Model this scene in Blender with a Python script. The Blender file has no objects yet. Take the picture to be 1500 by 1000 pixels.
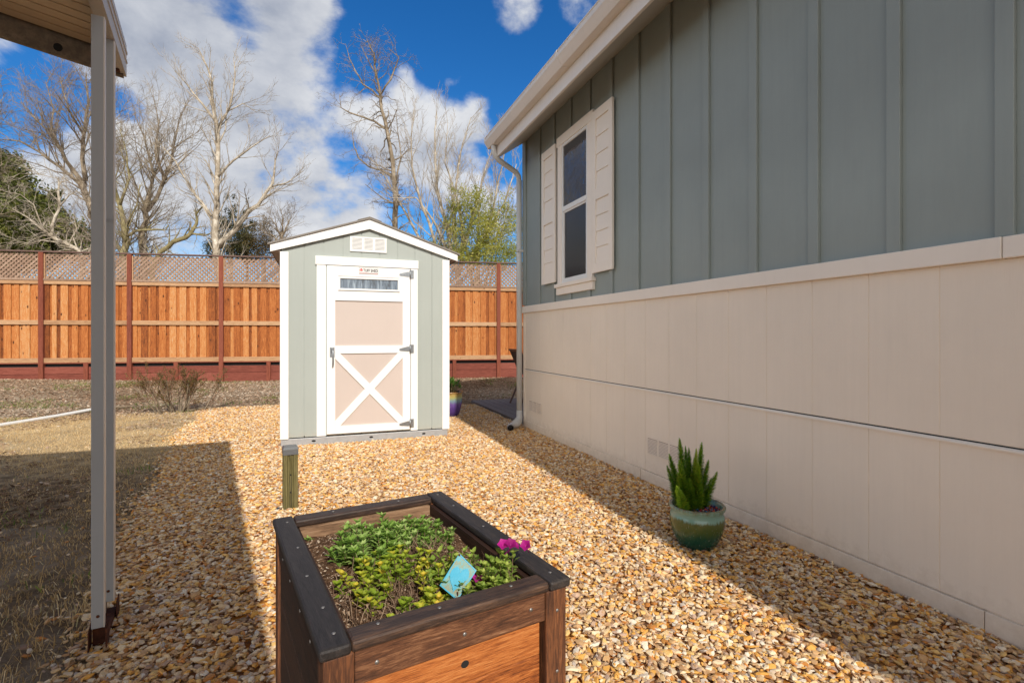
import bpy, math, random
import numpy as np
from mathutils import Vector, Matrix, Quaternion
R=math.radians; PI=math.pi
random.seed(7); rng=np.random.default_rng(11)
sc=bpy.context.scene; COL=sc.collection

# ------------------------------------------------------------ helpers
def tag(o,label=None,cat=None,group=None,kind=None):
    if label: o['label']=label
    if cat: o['category']=cat
    if group: o['group']=group
    if kind: o['kind']=kind
    return o
def thing(name,label,cat,loc=(0,0,0),rz=0,group=None):
    o=bpy.data.objects.new(name,None); COL.objects.link(o)
    o.location=loc; o.rotation_euler=(0,0,rz); o.empty_display_size=.1
    return tag(o,label,cat,group)
def copy_tree(o,parent=None):
    c=o.copy(); COL.objects.link(c); c.parent=parent
    for ch in list(o.children): copy_tree(ch,c)
    return c

class MB:
    """collects geometry; local coordinates of its parent"""
    def __init__(s): s.v=[]; s.f=[]; s.r=[]; s.sm=[]
    def add(s,vs,fs,rnd=None,smooth=False):
        n=len(s.v); s.v+= [tuple(p) for p in vs]; s.f+=[tuple(i+n for i in f) for f in fs]
        if rnd is None: rnd=random.random()
        s.r+=[rnd]*len(vs); s.sm+=[smooth]*len(fs); return s
    def box(s,x0,x1,y0,y1,z0,z1,rnd=None):
        return s.add([(x0,y0,z0),(x1,y0,z0),(x1,y1,z0),(x0,y1,z0),(x0,y0,z1),(x1,y0,z1),(x1,y1,z1),(x0,y1,z1)],
          [(0,3,2,1),(4,5,6,7),(0,1,5,4),(1,2,6,5),(2,3,7,6),(3,0,4,7)],rnd)
    def hexa(s,p,rnd=None):   # 8 points: bottom 4 ccw, top 4 ccw
        return s.add(p,[(0,3,2,1),(4,5,6,7),(0,1,5,4),(1,2,6,5),(2,3,7,6),(3,0,4,7)],rnd)
    def prism(s,poly,y0,y1,axis='y',rnd=None):   # poly (a,b) in the plane, extruded along axis
        n=len(poly)
        def P(a,b,t):
            return (a,t,b) if axis=='y' else ((t,a,b) if axis=='x' else (a,b,t))
        vs=[P(a,b,y0) for a,b in poly]+[P(a,b,y1) for a,b in poly]
        fs=[tuple(range(n)),tuple(range(2*n-1,n-1,-1))]+[(i,i+n,(i+1)%n+n,(i+1)%n) for i in range(n)]
        return s.add(vs,fs,rnd)
    def bar(s,a,b,w,t,up=(0,0,1),rnd=None):
        a=Vector(a);b=Vector(b);d=(b-a).normalized();u=Vector(up);sd=d.cross(u)
        if sd.length<1e-4: sd=d.cross(Vector((1,0,0)))
        sd.normalize();u=sd.cross(d)
        sd=sd*w/2;u=u*t/2
        return s.hexa([a-sd-u,a+sd-u,b+sd-u,b-sd-u,a-sd+u,a+sd+u,b+sd+u,b-sd+u],rnd)
    def tube(s,pts,rad,n=6,rnd=None,cap=True,smooth=True):
        P=[Vector(p) for p in pts]; m=len(P)
        if not hasattr(rad,'__len__'): rad=[rad]*m
        T=[(P[min(i+1,m-1)]-P[max(i-1,0)]).normalized() for i in range(m)]
        a=Vector((0,0,1)) if abs(T[0].z)<.9 else Vector((1,0,0))
        N=T[0].cross(a).normalized(); vs=[]
        for i in range(m):
            N=(N-T[i]*N.dot(T[i]))
            N=N.normalized() if N.length>1e-6 else T[i].orthogonal().normalized()
            B=T[i].cross(N)
            for k in range(n):
                an=2*PI*k/n; q=P[i]+(N*math.cos(an)+B*math.sin(an))*rad[i]; vs.append((q.x,q.y,q.z))
        fs=[(i*n+k,i*n+(k+1)%n,(i+1)*n+(k+1)%n,(i+1)*n+k) for i in range(m-1) for k in range(n)]
        if cap: fs+=[tuple(range(n-1,-1,-1)),tuple((m-1)*n+k for k in range(n))]
        return s.add(vs,fs,rnd,smooth)
    def lathe(s,prof,n=40,c=(0,0,0),rnd=None,smooth=True):
        vs=[];m=len(prof)
        for r,z in prof:
            for k in range(n):
                a=2*PI*k/n; vs.append((c[0]+r*math.cos(a),c[1]+r*math.sin(a),c[2]+z))
        fs=[(i*n+k,i*n+(k+1)%n,(i+1)*n+(k+1)%n,(i+1)*n+k) for i in range(m-1) for k in range(n)]
        fs+=[tuple(range(n-1,-1,-1)),tuple((m-1)*n+k for k in range(n))]
        return s.add(vs,fs,rnd,smooth)
    def ball(s,c,r,n=8,m=5,sq=(1,1,1),rnd=None):
        vs=[];fs=[]
        for i in range(m+1):
            ph=PI*i/m
            for k in range(n):
                a=2*PI*k/n; vs.append((c[0]+r*sq[0]*math.sin(ph)*math.cos(a),c[1]+r*sq[1]*math.sin(ph)*math.sin(a),c[2]-r*sq[2]*math.cos(ph)))
        fs=[(i*n+k,i*n+(k+1)%n,(i+1)*n+(k+1)%n,(i+1)*n+k) for i in range(m) for k in range(n)]
        return s.add(vs,fs,rnd,True)
    def leaf(s,p,d,L,w,nrm,rnd=None,fold=.25,curl=.0):
        p=Vector(p);d=Vector(d).normalized();nn=Vector(nrm);sd=d.cross(nn)
        if sd.length<1e-4: sd=d.orthogonal()
        sd.normalize();nn=sd.cross(d)
        m=p+d*L*.5;t=p+d*L-nn*curl*L
        m2=p+d*L*.78-nn*curl*L*.5
        return s.add([p,m-sd*w/2+nn*fold*w,m,m+sd*w/2+nn*fold*w,m2-sd*w*.33+nn*fold*w*.5,m2+sd*w*.33+nn*fold*w*.5,t],
              [(0,2,1),(0,3,2),(1,2,6,4),(2,3,5,6)],rnd,True)
    def build(s,name,mat,parent=None,bevel=0,loc=None,recalc=False):
        me=bpy.data.meshes.new(name)
        v=np.array(s.v,dtype=np.float32).reshape(-1,3)
        if parent is None:
            if loc is None:
                loc=((v[:,0].min()+v[:,0].max())/2,(v[:,1].min()+v[:,1].max())/2,v[:,2].min())
            v=v-np.array(loc,dtype=np.float32)
        me.from_pydata(v.tolist(),[],s.f)
        a=me.attributes.new('rnd','FLOAT','POINT'); a.data.foreach_set('value',np.array(s.r,dtype=np.float32))
        me.polygons.foreach_set('use_smooth',s.sm)
        if mat: me.materials.append(mat)
        me.update()
        o=bpy.data.objects.new(name,me); COL.objects.link(o)
        if parent is not None: o.parent=parent
        else: o.location=[float(q) for q in loc]
        if bevel:
            b=o.modifiers.new('bevel','BEVEL'); b.width=bevel; b.segments=2; b.limit_method='ANGLE'; b.angle_limit=R(40)
        return o
def npmesh(name,V,F,rnd,mat,smooth=False):
    """V (n,3), F (m,k) same k"""
    me=bpy.data.meshes.new(name); k=F.shape[1]
    me.vertices.add(len(V)); me.vertices.foreach_set('co',V.astype(np.float32).ravel())
    me.loops.add(F.size); me.loops.foreach_set('vertex_index',F.astype(np.int32).ravel())
    me.polygons.add(len(F)); me.polygons.foreach_set('loop_start',np.arange(0,F.size,k,dtype=np.int32))
    me.polygons.foreach_set('use_smooth',np.full(len(F),smooth))
    a=me.attributes.new('rnd','FLOAT','POINT'); a.data.foreach_set('value',rnd.astype(np.float32))
    me.materials.append(mat); me.update(calc_edges=True); me.validate()
    o=bpy.data.objects.new(name,me); COL.objects.link(o); return o

# ------------------------------------------------------------ materials
class NT:
    def __init__(s,name):
        s.m=bpy.data.materials.new(name); s.m.use_nodes=True; s.t=s.m.node_tree; s.n=s.t.nodes
        s.b=s.n['Principled BSDF']; s.out=s.n['Material Output']
    def node(s,typ,**k):
        n=s.n.new(typ)
        for a,b in k.items(): setattr(n,a,b)
        return n
    def link(s,a,b): s.t.links.new(a,b)
    def coord(s,scale=(1,1,1),off=None,rndoff=0,rot=(0,0,0)):
        c=s.node('ShaderNodeTexCoord'); m=s.node('ShaderNodeMapping'); m.inputs['Scale'].default_value=scale; m.inputs['Rotation'].default_value=rot
        src=c.outputs['Object']
        if rndoff:
            a=s.rnd(); v=s.node('ShaderNodeVectorMath',operation='SCALE'); v.inputs[0].default_value=(7.3,5.1,9.7)
            s.link(a,v.inputs['Scale']); sc2=s.node('ShaderNodeVectorMath',operation='ADD')
            s.link(v.outputs[0],sc2.inputs[0]); s.link(src,sc2.inputs[1]); src=sc2.outputs[0]
        s.link(src,m.inputs['Vector']); return m.outputs['Vector']
    def rnd(s):
        a=s.node('ShaderNodeAttribute'); a.attribute_name='rnd'; return a.outputs['Fac']
    def noise(s,vec,scale=5,detail=4,rough=.55,dist=0):
        n=s.node('ShaderNodeTexNoise'); n.inputs['Scale'].default_value=scale; n.inputs['Detail'].default_value=detail
        n.inputs['Roughness'].default_value=rough; n.inputs['Distortion'].default_value=dist
        s.link(vec,n.inputs['Vector']); return n.outputs['Fac']
    def ramp(s,fac,stops,interp='LINEAR'):
        r=s.node('ShaderNodeValToRGB'); e=r.color_ramp.elements; r.color_ramp.interpolation=interp
        while len(e)<len(stops): e.new(.5)
        for i,(p,c) in enumerate(stops):
            e[i].position=p; e[i].color=(*c,1) if hasattr(c,'__len__') else (c,c,c,1)
        s.link(fac,r.inputs['Fac']); return r.outputs['Color']
    def mix(s,fac,a,b,mode='MIX'):
        m=s.node('ShaderNodeMix',data_type='RGBA',blend_type=mode)
        for q,i in ((fac,0),(a,6),(b,7)):
            if hasattr(q,'is_output') or isinstance(q,bpy.types.NodeSocket): s.link(q,m.inputs[i])
            elif i==0: m.inputs[0].default_value=q
            else: m.inputs[i].default_value=(*q,1) if hasattr(q,'__len__') else (q,q,q,1)
        return m.outputs[2]
    def math(s,op,a,b=0):
        m=s.node('ShaderNodeMath',operation=op)
        for i,q in enumerate((a,b)):
            if isinstance(q,bpy.types.NodeSocket): s.link(q,m.inputs[i])
            else: m.inputs[i].default_value=q
        return m.outputs[0]
    def bump(s,h,strength=.3,dist=.002,prev=None):
        b=s.node('ShaderNodeBump'); b.inputs['Strength'].default_value=strength; b.inputs['Distance'].default_value=dist
        s.link(h,b.inputs['Height'])
        if prev: s.link(prev,b.inputs['Normal'])
        s.link(b.outputs['Normal'],s.b.inputs['Normal']); return b.outputs['Normal']
    def col(s,c):
        if isinstance(c,bpy.types.NodeSocket): s.link(c,s.b.inputs['Base Color'])
        else: s.b.inputs['Base Color'].default_value=(*c,1)
    def rough(s,r,spec=None):
        if isinstance(r,bpy.types.NodeSocket): s.link(r,s.b.inputs['Roughness'])
        else: s.b.inputs['Roughness'].default_value=r
        if spec is not None: s.b.inputs['Specular IOR Level'].default_value=spec

def m_paint(name,c,grain=(3,3,60),gs=.15,rough=.55,var=.08,dirt=0.0,dist=.0012,splash=0.,streak=0.):
    t=NT(name); v=t.coord(); n=t.noise(v,1.7,5,.6)
    c2=tuple(x*(1-var*2) for x in c)
    cc=t.mix(t.ramp(n,[(.3,0),(.7,1)]),c2,c)
    if dirt:
        n2=t.noise(t.coord((9,9,1.2)),3,5,.65)
        cc=t.mix(t.math('MULTIPLY',t.ramp(n2,[(.52,0),(.8,1)]),dirt),cc,tuple(x*.62 for x in c))
    if streak:
        n4=t.noise(t.coord((13,13,.5)),2.2,6,.7); cc=t.mix(t.math('MULTIPLY',t.ramp(n4,[(.42,0),(.72,1)]),streak),cc,tuple(x*.70 for x in c))
        n5=t.noise(t.coord((1,1,1)),.9,4,.6); cc=t.mix(t.math('MULTIPLY',n5,streak*.6),cc,tuple(x*.80 for x in c))
    if splash:
        co_=t.node('ShaderNodeTexCoord'); sp=t.node('ShaderNodeSeparateXYZ'); t.link(co_.outputs['Object'],sp.inputs[0])
        n6=t.noise(t.coord((5,5,5)),3,6,.75); hh=t.math('SUBTRACT',t.math('MULTIPLY',n6,.34),sp.outputs['Z'])
        cc=t.mix(t.ramp(t.math('MULTIPLY',hh,6),[(0,0),(1,splash)]),cc,(.42,.31,.21))
    t.col(cc); t.rough(rough,.35)
    g=t.noise(t.coord(grain),8,5,.6,.4); nb=t.bump(g,gs,dist)
    g2=t.noise(t.coord(),160,3,.6); t.bump(g2,.12,.0005,nb)
    return t.m
def m_wood(name,stops,grain=(1,1,1),rndmix=.6,rough=.75,bump=.5,knots=True,spec=.25,dist=.002,knotc=(.08,.03,.012),fine=0.,kr=1.):
    """grain: texture scale, small along the grain"""
    t=NT(name); v=t.coord(grain,rndoff=1); n=t.noise(v,6,7,.62,1.2); f=t.noise(v,38,4,.6,.2)
    a=t.rnd(); s1=t.math('ADD',t.math('MULTIPLY',n,.9),t.math('MULTIPLY',f,.35+fine))
    s2=t.math('ADD',t.math('SUBTRACT',s1,.12+fine*.5+rndmix*.25),t.math('MULTIPLY',a,rndmix*.5))
    cc=t.ramp(s2,stops)
    if knots:
        k=t.node('ShaderNodeTexVoronoi',feature='F1'); kv=t.coord(tuple(min(3.2,max(1.6,g*.35)) for g in grain),rndoff=1)
        t.link(kv,k.inputs['Vector']); k.inputs['Scale'].default_value=2.1
        cc=t.mix(t.ramp(k.outputs['Distance'],[(.045*kr,1),(.085*kr,0)]),cc,knotc)
    t.col(cc); t.rough(rough,spec); t.bump(t.math('ADD',n,f),bump,dist); return t.m
def m_leaf(name,stops,rough=.5,trans=.35,spec=.3):
    t=NT(name); v=t.coord(); n=t.noise(v,2.3,3,.6)
    a=t.math('ADD',t.math('MULTIPLY',t.rnd(),.75),t.math('MULTIPLY',n,.35))
    c=t.ramp(a,stops); t.col(c); t.rough(rough,spec)
    tr=t.node('ShaderNodeBsdfTranslucent'); t.link(c,tr.inputs['Color'])
    mx=t.node('ShaderNodeMixShader'); mx.inputs[0].default_value=trans
    t.link(t.b.outputs[0],mx.inputs[1]); t.link(tr.outputs[0],mx.inputs[2]); t.link(mx.outputs[0],t.out.inputs['Surface'])
    return t.m
def m_plain(name,c,rough=.5,metal=0,spec=.5,var=.12,nscale=20,bump=.1):
    t=NT(name); n=t.noise(t.coord(),nscale,4,.6); t.col(t.mix(n,tuple(x*(1-var) for x in c),tuple(min(1,x*(1+var)) for x in c)))
    t.rough(rough,spec); t.b.inputs['Metallic'].default_value=metal; t.bump(n,bump,.001); return t.m

M={}
SAGE=(.30,.355,.325)
M['sage']=m_paint('sage_paint',(.305,.345,.33),(14,14,1),.45,.5,.05,.12,.0016,0,.14)
M['shed_sage']=m_paint('shed_sage_paint',(.38,.412,.385),(2,2,45),.45,.6,.03,.05,.0016,.3,.10)
M['cream']=m_paint('cream_siding_paint',(.88,.775,.655),(26,26,1.2),.6,.6,.035,.06,.0016,.40,.10)
M['cream_trim']=m_paint('cream_trim_paint',(.88,.80,.71),(10,2,40),.30,.55,.03,.08)
M['gutter']=m_paint('gutter_enamel',(.78,.73,.68),(2,.3,2),.05,.4,.04,.2)
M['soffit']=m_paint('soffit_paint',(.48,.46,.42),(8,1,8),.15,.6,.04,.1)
M['downspout']=m_paint('downspout_enamel',(.66,.66,.64),(3,3,.6),.08,.4,.05,.15)
M['white']=m_paint('white_trim_paint',(.83,.82,.80),(2,2,30),.12,.5,.015,.06)
M['white2']=m_paint('white_vinyl',(.80,.79,.77),(2,2,2),.05,.35,.02,.03)
M['blush']=m_paint('blush_panel_paint',(.56,.475,.43),(2,2,50),.3,.6,.03,.05)
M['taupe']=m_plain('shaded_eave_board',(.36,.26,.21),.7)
M['shingle']=m_plain('asphalt_shingle',(.24,.215,.19),.95,0,.1,.4,120,.8)
M['galv']=m_plain('galvanised_steel',(.42,.43,.44),.5,.5,.5,.2,14,.05)
M['steel']=m_plain('zinc_hardware',(.33,.35,.37),.35,.85,.5,.2,30,.05)
M['dark']=m_plain('dark_void',(.012,.012,.012),.9)
M['capm']=m_plain('dark_cap_metal',(.16,.165,.17),.4,.3)
M['black']=m_plain('black_plastic',(.03,.032,.035),.35)
M['fence_red']=m_wood('redwood_stain',[(.2,(.10,.028,.016)),(.5,(.20,.055,.032)),(.8,(.27,.085,.05))],(8,8,.8),.4,.8,.4,False)
M['fence_kick']=m_wood('redwood_stain_kickboard',[(.2,(.11,.028,.018)),(.5,(.22,.062,.042)),(.8,(.30,.10,.07))],(.8,8,8),.5,.8,.4,False)
M['fence_rail']=m_wood('weathered_rail',[(.2,(.24,.12,.06)),(.5,(.44,.26,.14)),(.8,(.56,.38,.24))],(.8,8,8),.5,.8,.4,True)
M['fence_board']=m_wood('cedar_boards',[(.10,(.07,.022,.009)),(.28,(.19,.055,.016)),(.46,(.35,.105,.025)),(.62,(.46,.165,.045)),(.78,(.54,.26,.095)),(.98,(.50,.36,.23))],(9,9,.8),.95,.75,.6,True,knotc=(.09,.028,.010),fine=.45,kr=1.7)
M['lattice']=m_wood('weathered_lattice',[(.2,(.12,.072,.05)),(.5,(.29,.19,.135)),(.85,(.50,.37,.28))],(6,6,6),.4,.85,.3,False)
M['cap_wood']=m_wood('dark_cap_rail',[(.2,(.06,.035,.03)),(.8,(.19,.12,.10))],(.8,8,8),.5,.8,.4,False)
M['carport']=m_paint('carport_post_enamel',(.42,.43,.45),(3,3,.5),.05,.45,.04,.2)
M['flange']=m_paint('lit_flange_enamel',(.72,.65,.58),(3,3,.5),.05,.45,.04,.2)  # post enamel lightened for the bounce off sunlit gravel
M['panel']=m_paint('carport_pan_enamel',(.68,.52,.35),(.5,4,4),.08,.45,.05,.12)
M['fascia']=m_paint('carport_fascia_enamel',(.56,.52,.48),(3,.5,3),.08,.45,.06,.3)
t=NT('rusty_iron'); n=t.noise(t.coord(),22,6,.7)
t.col(t.ramp(n,[(.3,(.035,.014,.010)),(.55,(.10,.035,.02)),(.75,(.22,.075,.03))])); t.rough(.9,.2); t.bump(n,.6,.003); M['rust']=t.m
t=NT('stained_beam_metal'); n=t.noise(t.coord((1,1,1)),26,7,.72); n2=t.noise(t.coord((.6,3,6)),5,5,.6)
t.col(t.mix(t.ramp(n,[(.42,0),(.62,1)]),(.16,.13,.10),t.mix(n2,(.32,.28,.22),(.20,.13,.08)))); t.rough(.75,.25); t.bump(n,.35,.002); M['beam']=t.m
# planter timbers: charred looking stain over fir
M['pl_rim']=m_wood('charcoal_stained_rim',[(.2,(.014,.012,.012)),(.55,(.034,.029,.028)),(.8,(.075,.058,.048)),(.98,(.16,.115,.08))],(9,1.0,9),.35,.55,.35,False,spec=.35,fine=.3)
M['pl_rimx']=m_wood('charcoal_stained_rim_crosswise',[(.2,(.016,.011,.009)),(.5,(.045,.028,.022)),(.72,(.11,.062,.04)),(.95,(.24,.14,.08))],(1.0,9,9),.35,.5,.35,False,spec=.35,fine=.3)
M['pl_post']=m_wood('worn_stained_post',[(.22,(.030,.016,.012)),(.5,(.10,.042,.022)),(.72,(.22,.085,.035)),(.92,(.38,.20,.10))],(9,9,.9),.3,.6,.4,True,fine=.3)
M['pl_apron']=m_wood('worn_stained_apron',[(.22,(.035,.018,.013)),(.5,(.13,.055,.028)),(.68,(.25,.12,.06)),(.9,(.48,.32,.20))],(1.1,9,9),.3,.6,.4,True,fine=.3)
M['pl_board']=m_wood('orange_fir_board',[(.22,(.07,.020,.008)),(.40,(.25,.07,.018)),(.58,(.44,.14,.034)),(.85,(.60,.25,.08))],(.9,9,13),.35,.5,.6,True,spec=.35,knotc=(.03,.012,.008),fine=.5,kr=1.3)
M['pl_side']=m_wood('shaded_side_board',[(.2,(.012,.009,.008)),(.6,(.045,.022,.014)),(.9,(.11,.05,.025))],(7,.8,9),.35,.6,.4,False)  # shade of the unlit left face put into the board colour
M['pl_inner']=m_wood('raw_inner_board',[(.25,(.05,.03,.02)),(.5,(.26,.15,.085)),(.8,(.50,.34,.21))],(1.1,7,9),.4,.7,.5,True)
M['treated']=m_wood('pressure_treated_post',[(.2,(.045,.040,.014)),(.5,(.115,.098,.036)),(.8,(.23,.195,.085))],(9,9,.7),.3,.75,.4,False)
def m_bark(name,a,b,c):
    t=NT(name); v=t.coord(); n=t.noise(v,3.2,6,.7,.5); n2=t.noise(t.coord((6,6,1.5)),4,4,.6)
    t.col(t.ramp(t.math('ADD',t.math('MULTIPLY',n,.7),t.math('MULTIPLY',n2,.3)),[(.3,a),(.5,b),(.68,c)])); t.rough(.9,.15); t.bump(n2,.7,.02); return t.m
M['bark']=m_bark('bark_tan',(.07,.052,.035),(.23,.18,.125),(.47,.40,.31))
M['bark_pale']=m_bark('bark_pale',(.12,.095,.065),(.38,.32,.245),(.70,.65,.56))
M['bark_green']=m_bark('bark_mossy',(.09,.075,.035),(.24,.20,.10),(.42,.37,.22))
M['twig']=m_plain('twig_bark',(.25,.20,.155),.9,0,.15,.3,3,.1)
M['twig_pale']=m_plain('twig_bark_pale',(.38,.325,.26),.9,0,.15,.3,3,.1)
M['lf_oak']=m_leaf('leaf_oak',[(.1,(.025,.042,.010)),(.45,(.10,.125,.024)),(.75,(.22,.23,.05)),(1,(.34,.30,.08))])
M['lf_con']=m_leaf('leaf_conifer',[(.2,(.03,.035,.014)),(.6,(.09,.09,.03)),(.95,(.20,.14,.055))])
M['lf_brown']=m_leaf('leaf_brown_crown',[(.2,(.06,.042,.02)),(.6,(.14,.10,.045)),(.95,(.24,.18,.08))])
M['lf_willow']=m_leaf('leaf_spring',[(.1,(.12,.15,.02)),(.5,(.33,.34,.06)),(.9,(.55,.50,.12))],trans=.45)
M['lf_sage']=m_leaf('leaf_sage',[(.1,(.10,.19,.025)),(.5,(.25,.41,.07)),(.95,(.46,.58,.20))],.6)
M['lf_mint']=m_leaf('leaf_yellowing',[(.05,(.12,.21,.02)),(.5,(.33,.44,.04)),(.78,(.58,.58,.06)),(.97,(.80,.60,.06))],.5,.4)
M['lf_pet']=m_leaf('leaf_petunia',[(.1,(.10,.18,.025)),(.5,(.28,.40,.06)),(.95,(.50,.58,.12))],.5,.4)
M['lf_fern']=m_leaf('leaf_fern',[(.1,(.07,.20,.02)),(.45,(.16,.38,.03)),(.8,(.38,.56,.045)),(1,(.62,.66,.08))],.5,.35)
M['lf_jade']=m_leaf('leaf_jade',[(.1,(.05,.14,.02)),(.5,(.13,.28,.04)),(.95,(.34,.46,.12))],.35,.15,.5)
M['lf_shrub']=m_leaf('leaf_shrub_bud',[(.1,(.08,.10,.02)),(.5,(.20,.17,.05)),(.9,(.30,.14,.05))],.6,.3)
M['dry']=m_leaf('dead_stem',[(.1,(.07,.035,.02)),(.5,(.20,.12,.075)),(.95,(.42,.30,.20))],.8,.1)
M['magenta']=m_leaf('petal_magenta',[(.1,(.32,.012,.17)),(.6,(.55,.02,.30)),(.95,(.62,.08,.42))],.5,.35)
M['grass_dry']=m_leaf('grass_dry',[(.0,(.20,.13,.055)),(.35,(.50,.34,.15)),(.7,(.80,.60,.32)),(.93,(.90,.75,.48)),(1,(.26,.30,.07))],.8,.25)
M['grass_green']=m_leaf('weed_green',[(.0,(.06,.11,.02)),(.5,(.15,.23,.04)),(1,(.33,.38,.09))],.6,.35)
# gravel
GR=[(.0,(0.656,0.426,0.226)),(.13,(0.901,0.678,0.396)),(.25,(0.840,0.465,0.113)),(.36,(0.916,0.795,0.584)),(.47,(0.533,0.330,0.179)),(.55,(0.881,0.601,0.235)),(.65,(0.594,0.435,0.339)),(.73,(0.861,0.697,0.489)),(.81,(0.635,0.271,0.065)),(.88,(0.916,0.852,0.735)),(.95,(0.349,0.232,0.170)),(.97,(0.676,0.601,0.536))]
t=NT('gravel_stone'); v=t.coord(rndoff=1); n=t.noise(v,55,5,.6)
c=t.ramp(t.rnd(),GR,'CONSTANT'); c=t.mix(.45,c,t.mix(n,(.60,.40,.20),(1,.96,.84)),'MULTIPLY')
t.col(t.mix(t.ramp(t.noise(v,22,3),[(.55,0),(.75,.55)]),c,(.62,.35,.10))); t.rough(.6,.35); t.bump(n,.5,.002); M['gravel']=t.m
t=NT('gravel_bed_soil'); v=t.coord(); vo=t.node('ShaderNodeTexVoronoi'); t.link(v,vo.inputs['Vector']); vo.inputs['Scale'].default_value=42
sep=t.node('ShaderNodeSeparateColor'); t.link(vo.outputs['Color'],sep.inputs[0]); c=t.ramp(sep.outputs[0],GR,'CONSTANT')
t.col(t.mix(.8,c,(.50,.33,.19),'MULTIPLY')); t.rough(.9,.1); t.bump(t.math('SUBTRACT',1,vo.outputs['Distance']),.9,.012); M['gravel_bed']=t.m  # bed multiplied darker to stand for shade between the stones
# earth
t=NT('earth'); v=t.coord(); n=t.noise(v,.55,6,.65); n2=t.noise(v,9,7,.75); n3=t.noise(v,60,4,.7)
c=t.ramp(n2,[(.32,(.07,.047,.028)),(.5,(.20,.14,.085)),(.68,(.40,.31,.21))])
c=t.mix(t.ramp(n,[(.45,0),(.62,1)]),c,t.mix(n3,(.22,.165,.11),(.52,.43,.32)))
t.col(c); t.rough(.95,.1); nb=t.bump(n2,.8,.03); t.bump(n3,.6,.01,nb); M['earth']=t.m
t=NT('mulch_chip'); n=t.noise(t.coord(rndoff=1),40,3)
c=t.ramp(t.rnd(),[(.0,(.10,.055,.033)),(.25,(.27,.16,.095)),(.55,(.48,.32,.21)),(.8,(.64,.51,.38)),(1,(.76,.67,.55))])
t.col(t.mix(.5,c,t.mix(n,(.6,.6,.6),(1,1,1)),'MULTIPLY')); t.rough(.9,.1); M['mulch']=t.m
t=NT('potting_soil'); n=t.noise(t.coord(),60,6,.75); n2=t.noise(t.coord(),220,3,.7)
t.col(t.ramp(t.math('ADD',t.math('MULTIPLY',n,.6),t.math('MULTIPLY',n2,.4)),[(.35,(.035,.018,.010)),(.5,(.13,.07,.04)),(.62,(.30,.18,.10)),(.72,(.55,.42,.30))])); t.rough(.95,.1); t.bump(n,1,.012); M['soil']=t.m
t=NT('grey_deck_board'); n=t.noise(t.coord((6,1,1),rndoff=1),7,5); t.col(t.mix(n,(.13,.12,.12),(.24,.225,.22))); t.rough(.8,.2); t.bump(n,.4,.002); M['deck']=t.m
def m_glass(name,c,r=.03,wav=.15,ws=2.5):
    t=NT(name); t.col(c); t.rough(r,.9); t.b.inputs['IOR'].default_value=1.6
    n=t.noise(t.coord(),ws,3,.6,.8); t.bump(n,wav,.02); return t.m
M['glass']=m_glass('window_glass',(.055,.06,.07),.03,.25)  # base colour lifted to stand for sky reflected in the pane
M['glass_low']=m_glass('screened_window_glass',(.018,.017,.018),.22,.05)
t=NT('shed_window_glass'); n=t.noise(t.coord((9,1,1.3)),3.2,5,.65,.6); t.col(t.ramp(n,[(.32,(.035,.04,.045)),(.5,(.12,.16,.21)),(.68,(.30,.36,.42))])); t.rough(.12,.8); M['shed_glass']=t.m
t=NT('turquoise_glaze'); n=t.noise(t.coord(),45,5,.65); t.col(t.mix(t.ramp(n,[(.5,0),(.75,.5)]),(.055,.37,.54),(.16,.50,.64))); t.rough(.25,.5); M['turq']=t.m
t=NT('mottled_glaze_border'); n=t.noise(t.coord(),70,6,.7); t.col(t.ramp(n,[(.38,(.06,.36,.48)),(.5,(.17,.30,.24)),(.62,(.26,.22,.11)),(.75,(.20,.10,.05))])); t.rough(.35,.5); M['turq_edge']=t.m
def m_glaze(name,stops,h,drip=.28,sc_=9,rough=.18):
    t=NT(name); c=t.node('ShaderNodeTexCoord'); s=t.node('ShaderNodeSeparateXYZ'); t.link(c.outputs['Object'],s.inputs[0])
    at=t.math('ARCTAN2',s.outputs['Y'],s.outputs['X']); cb=t.node('ShaderNodeCombineXYZ'); t.link(at,cb.inputs[0])
    t.link(t.math('MULTIPLY',s.outputs['Z'],1.6),cb.inputs[2])
    n=t.noise(cb.outputs[0],sc_,5,.7); z=t.math('DIVIDE',s.outputs['Z'],h)
    f=t.math('ADD',z,t.math('MULTIPLY',t.math('SUBTRACT',n,.5),drip)); col=t.ramp(f,stops)
    n3=t.noise(cb.outputs[0],sc_*3,2,.5); col=t.mix(t.ramp(n3,[(.66,0),(.72,.5)]),col,(.45,.52,.42))
    t.col(col); t.rough(rough,.6); t.bump(n,.12,.004); return t.m
M['pot_green']=m_glaze('green_drip_glaze',[(.0,(.004,.045,.035)),(.35,(.012,.075,.045)),(.55,(.065,.10,.022)),(.70,(.10,.115,.035)),(.76,(.20,.36,.30)),(.90,(.22,.38,.33)),(.97,(.15,.22,.15)),(1,(.16,.13,.06))],.245)
M['pot_purple']=m_glaze('purple_drip_glaze',[(.0,(.035,.02,.10)),(.35,(.10,.05,.22)),(.52,(.16,.09,.30)),(.66,(.20,.30,.33)),(.78,(.34,.34,.12)),(.90,(.52,.36,.12)),(1,(.26,.12,.04))],.37,.3,7,.25)
t=NT('glass_beads'); c=t.ramp(t.rnd(),[(0,(.35,.02,.015)),(.3,(.02,.03,.16)),(.55,(.10,.06,.16)),(.7,(.42,.05,.02)),(.8,(.05,.16,.30)),(.93,(.5,.35,.3))],'CONSTANT'); t.col(c); t.rough(.15,.7); M['beads']=t.m
M['pipe']=m_plain('white_pvc',(.80,.79,.76),.5)
M['red']=m_plain('sign_red',(.55,.03,.03),.5,0,.4,.02)
M['ink']=m_plain('sign_black',(.02,.02,.02),.5,0,.4,.02)
M['chair']=m_plain('brown_chair_frame',(.085,.04,.028),.5)
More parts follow.
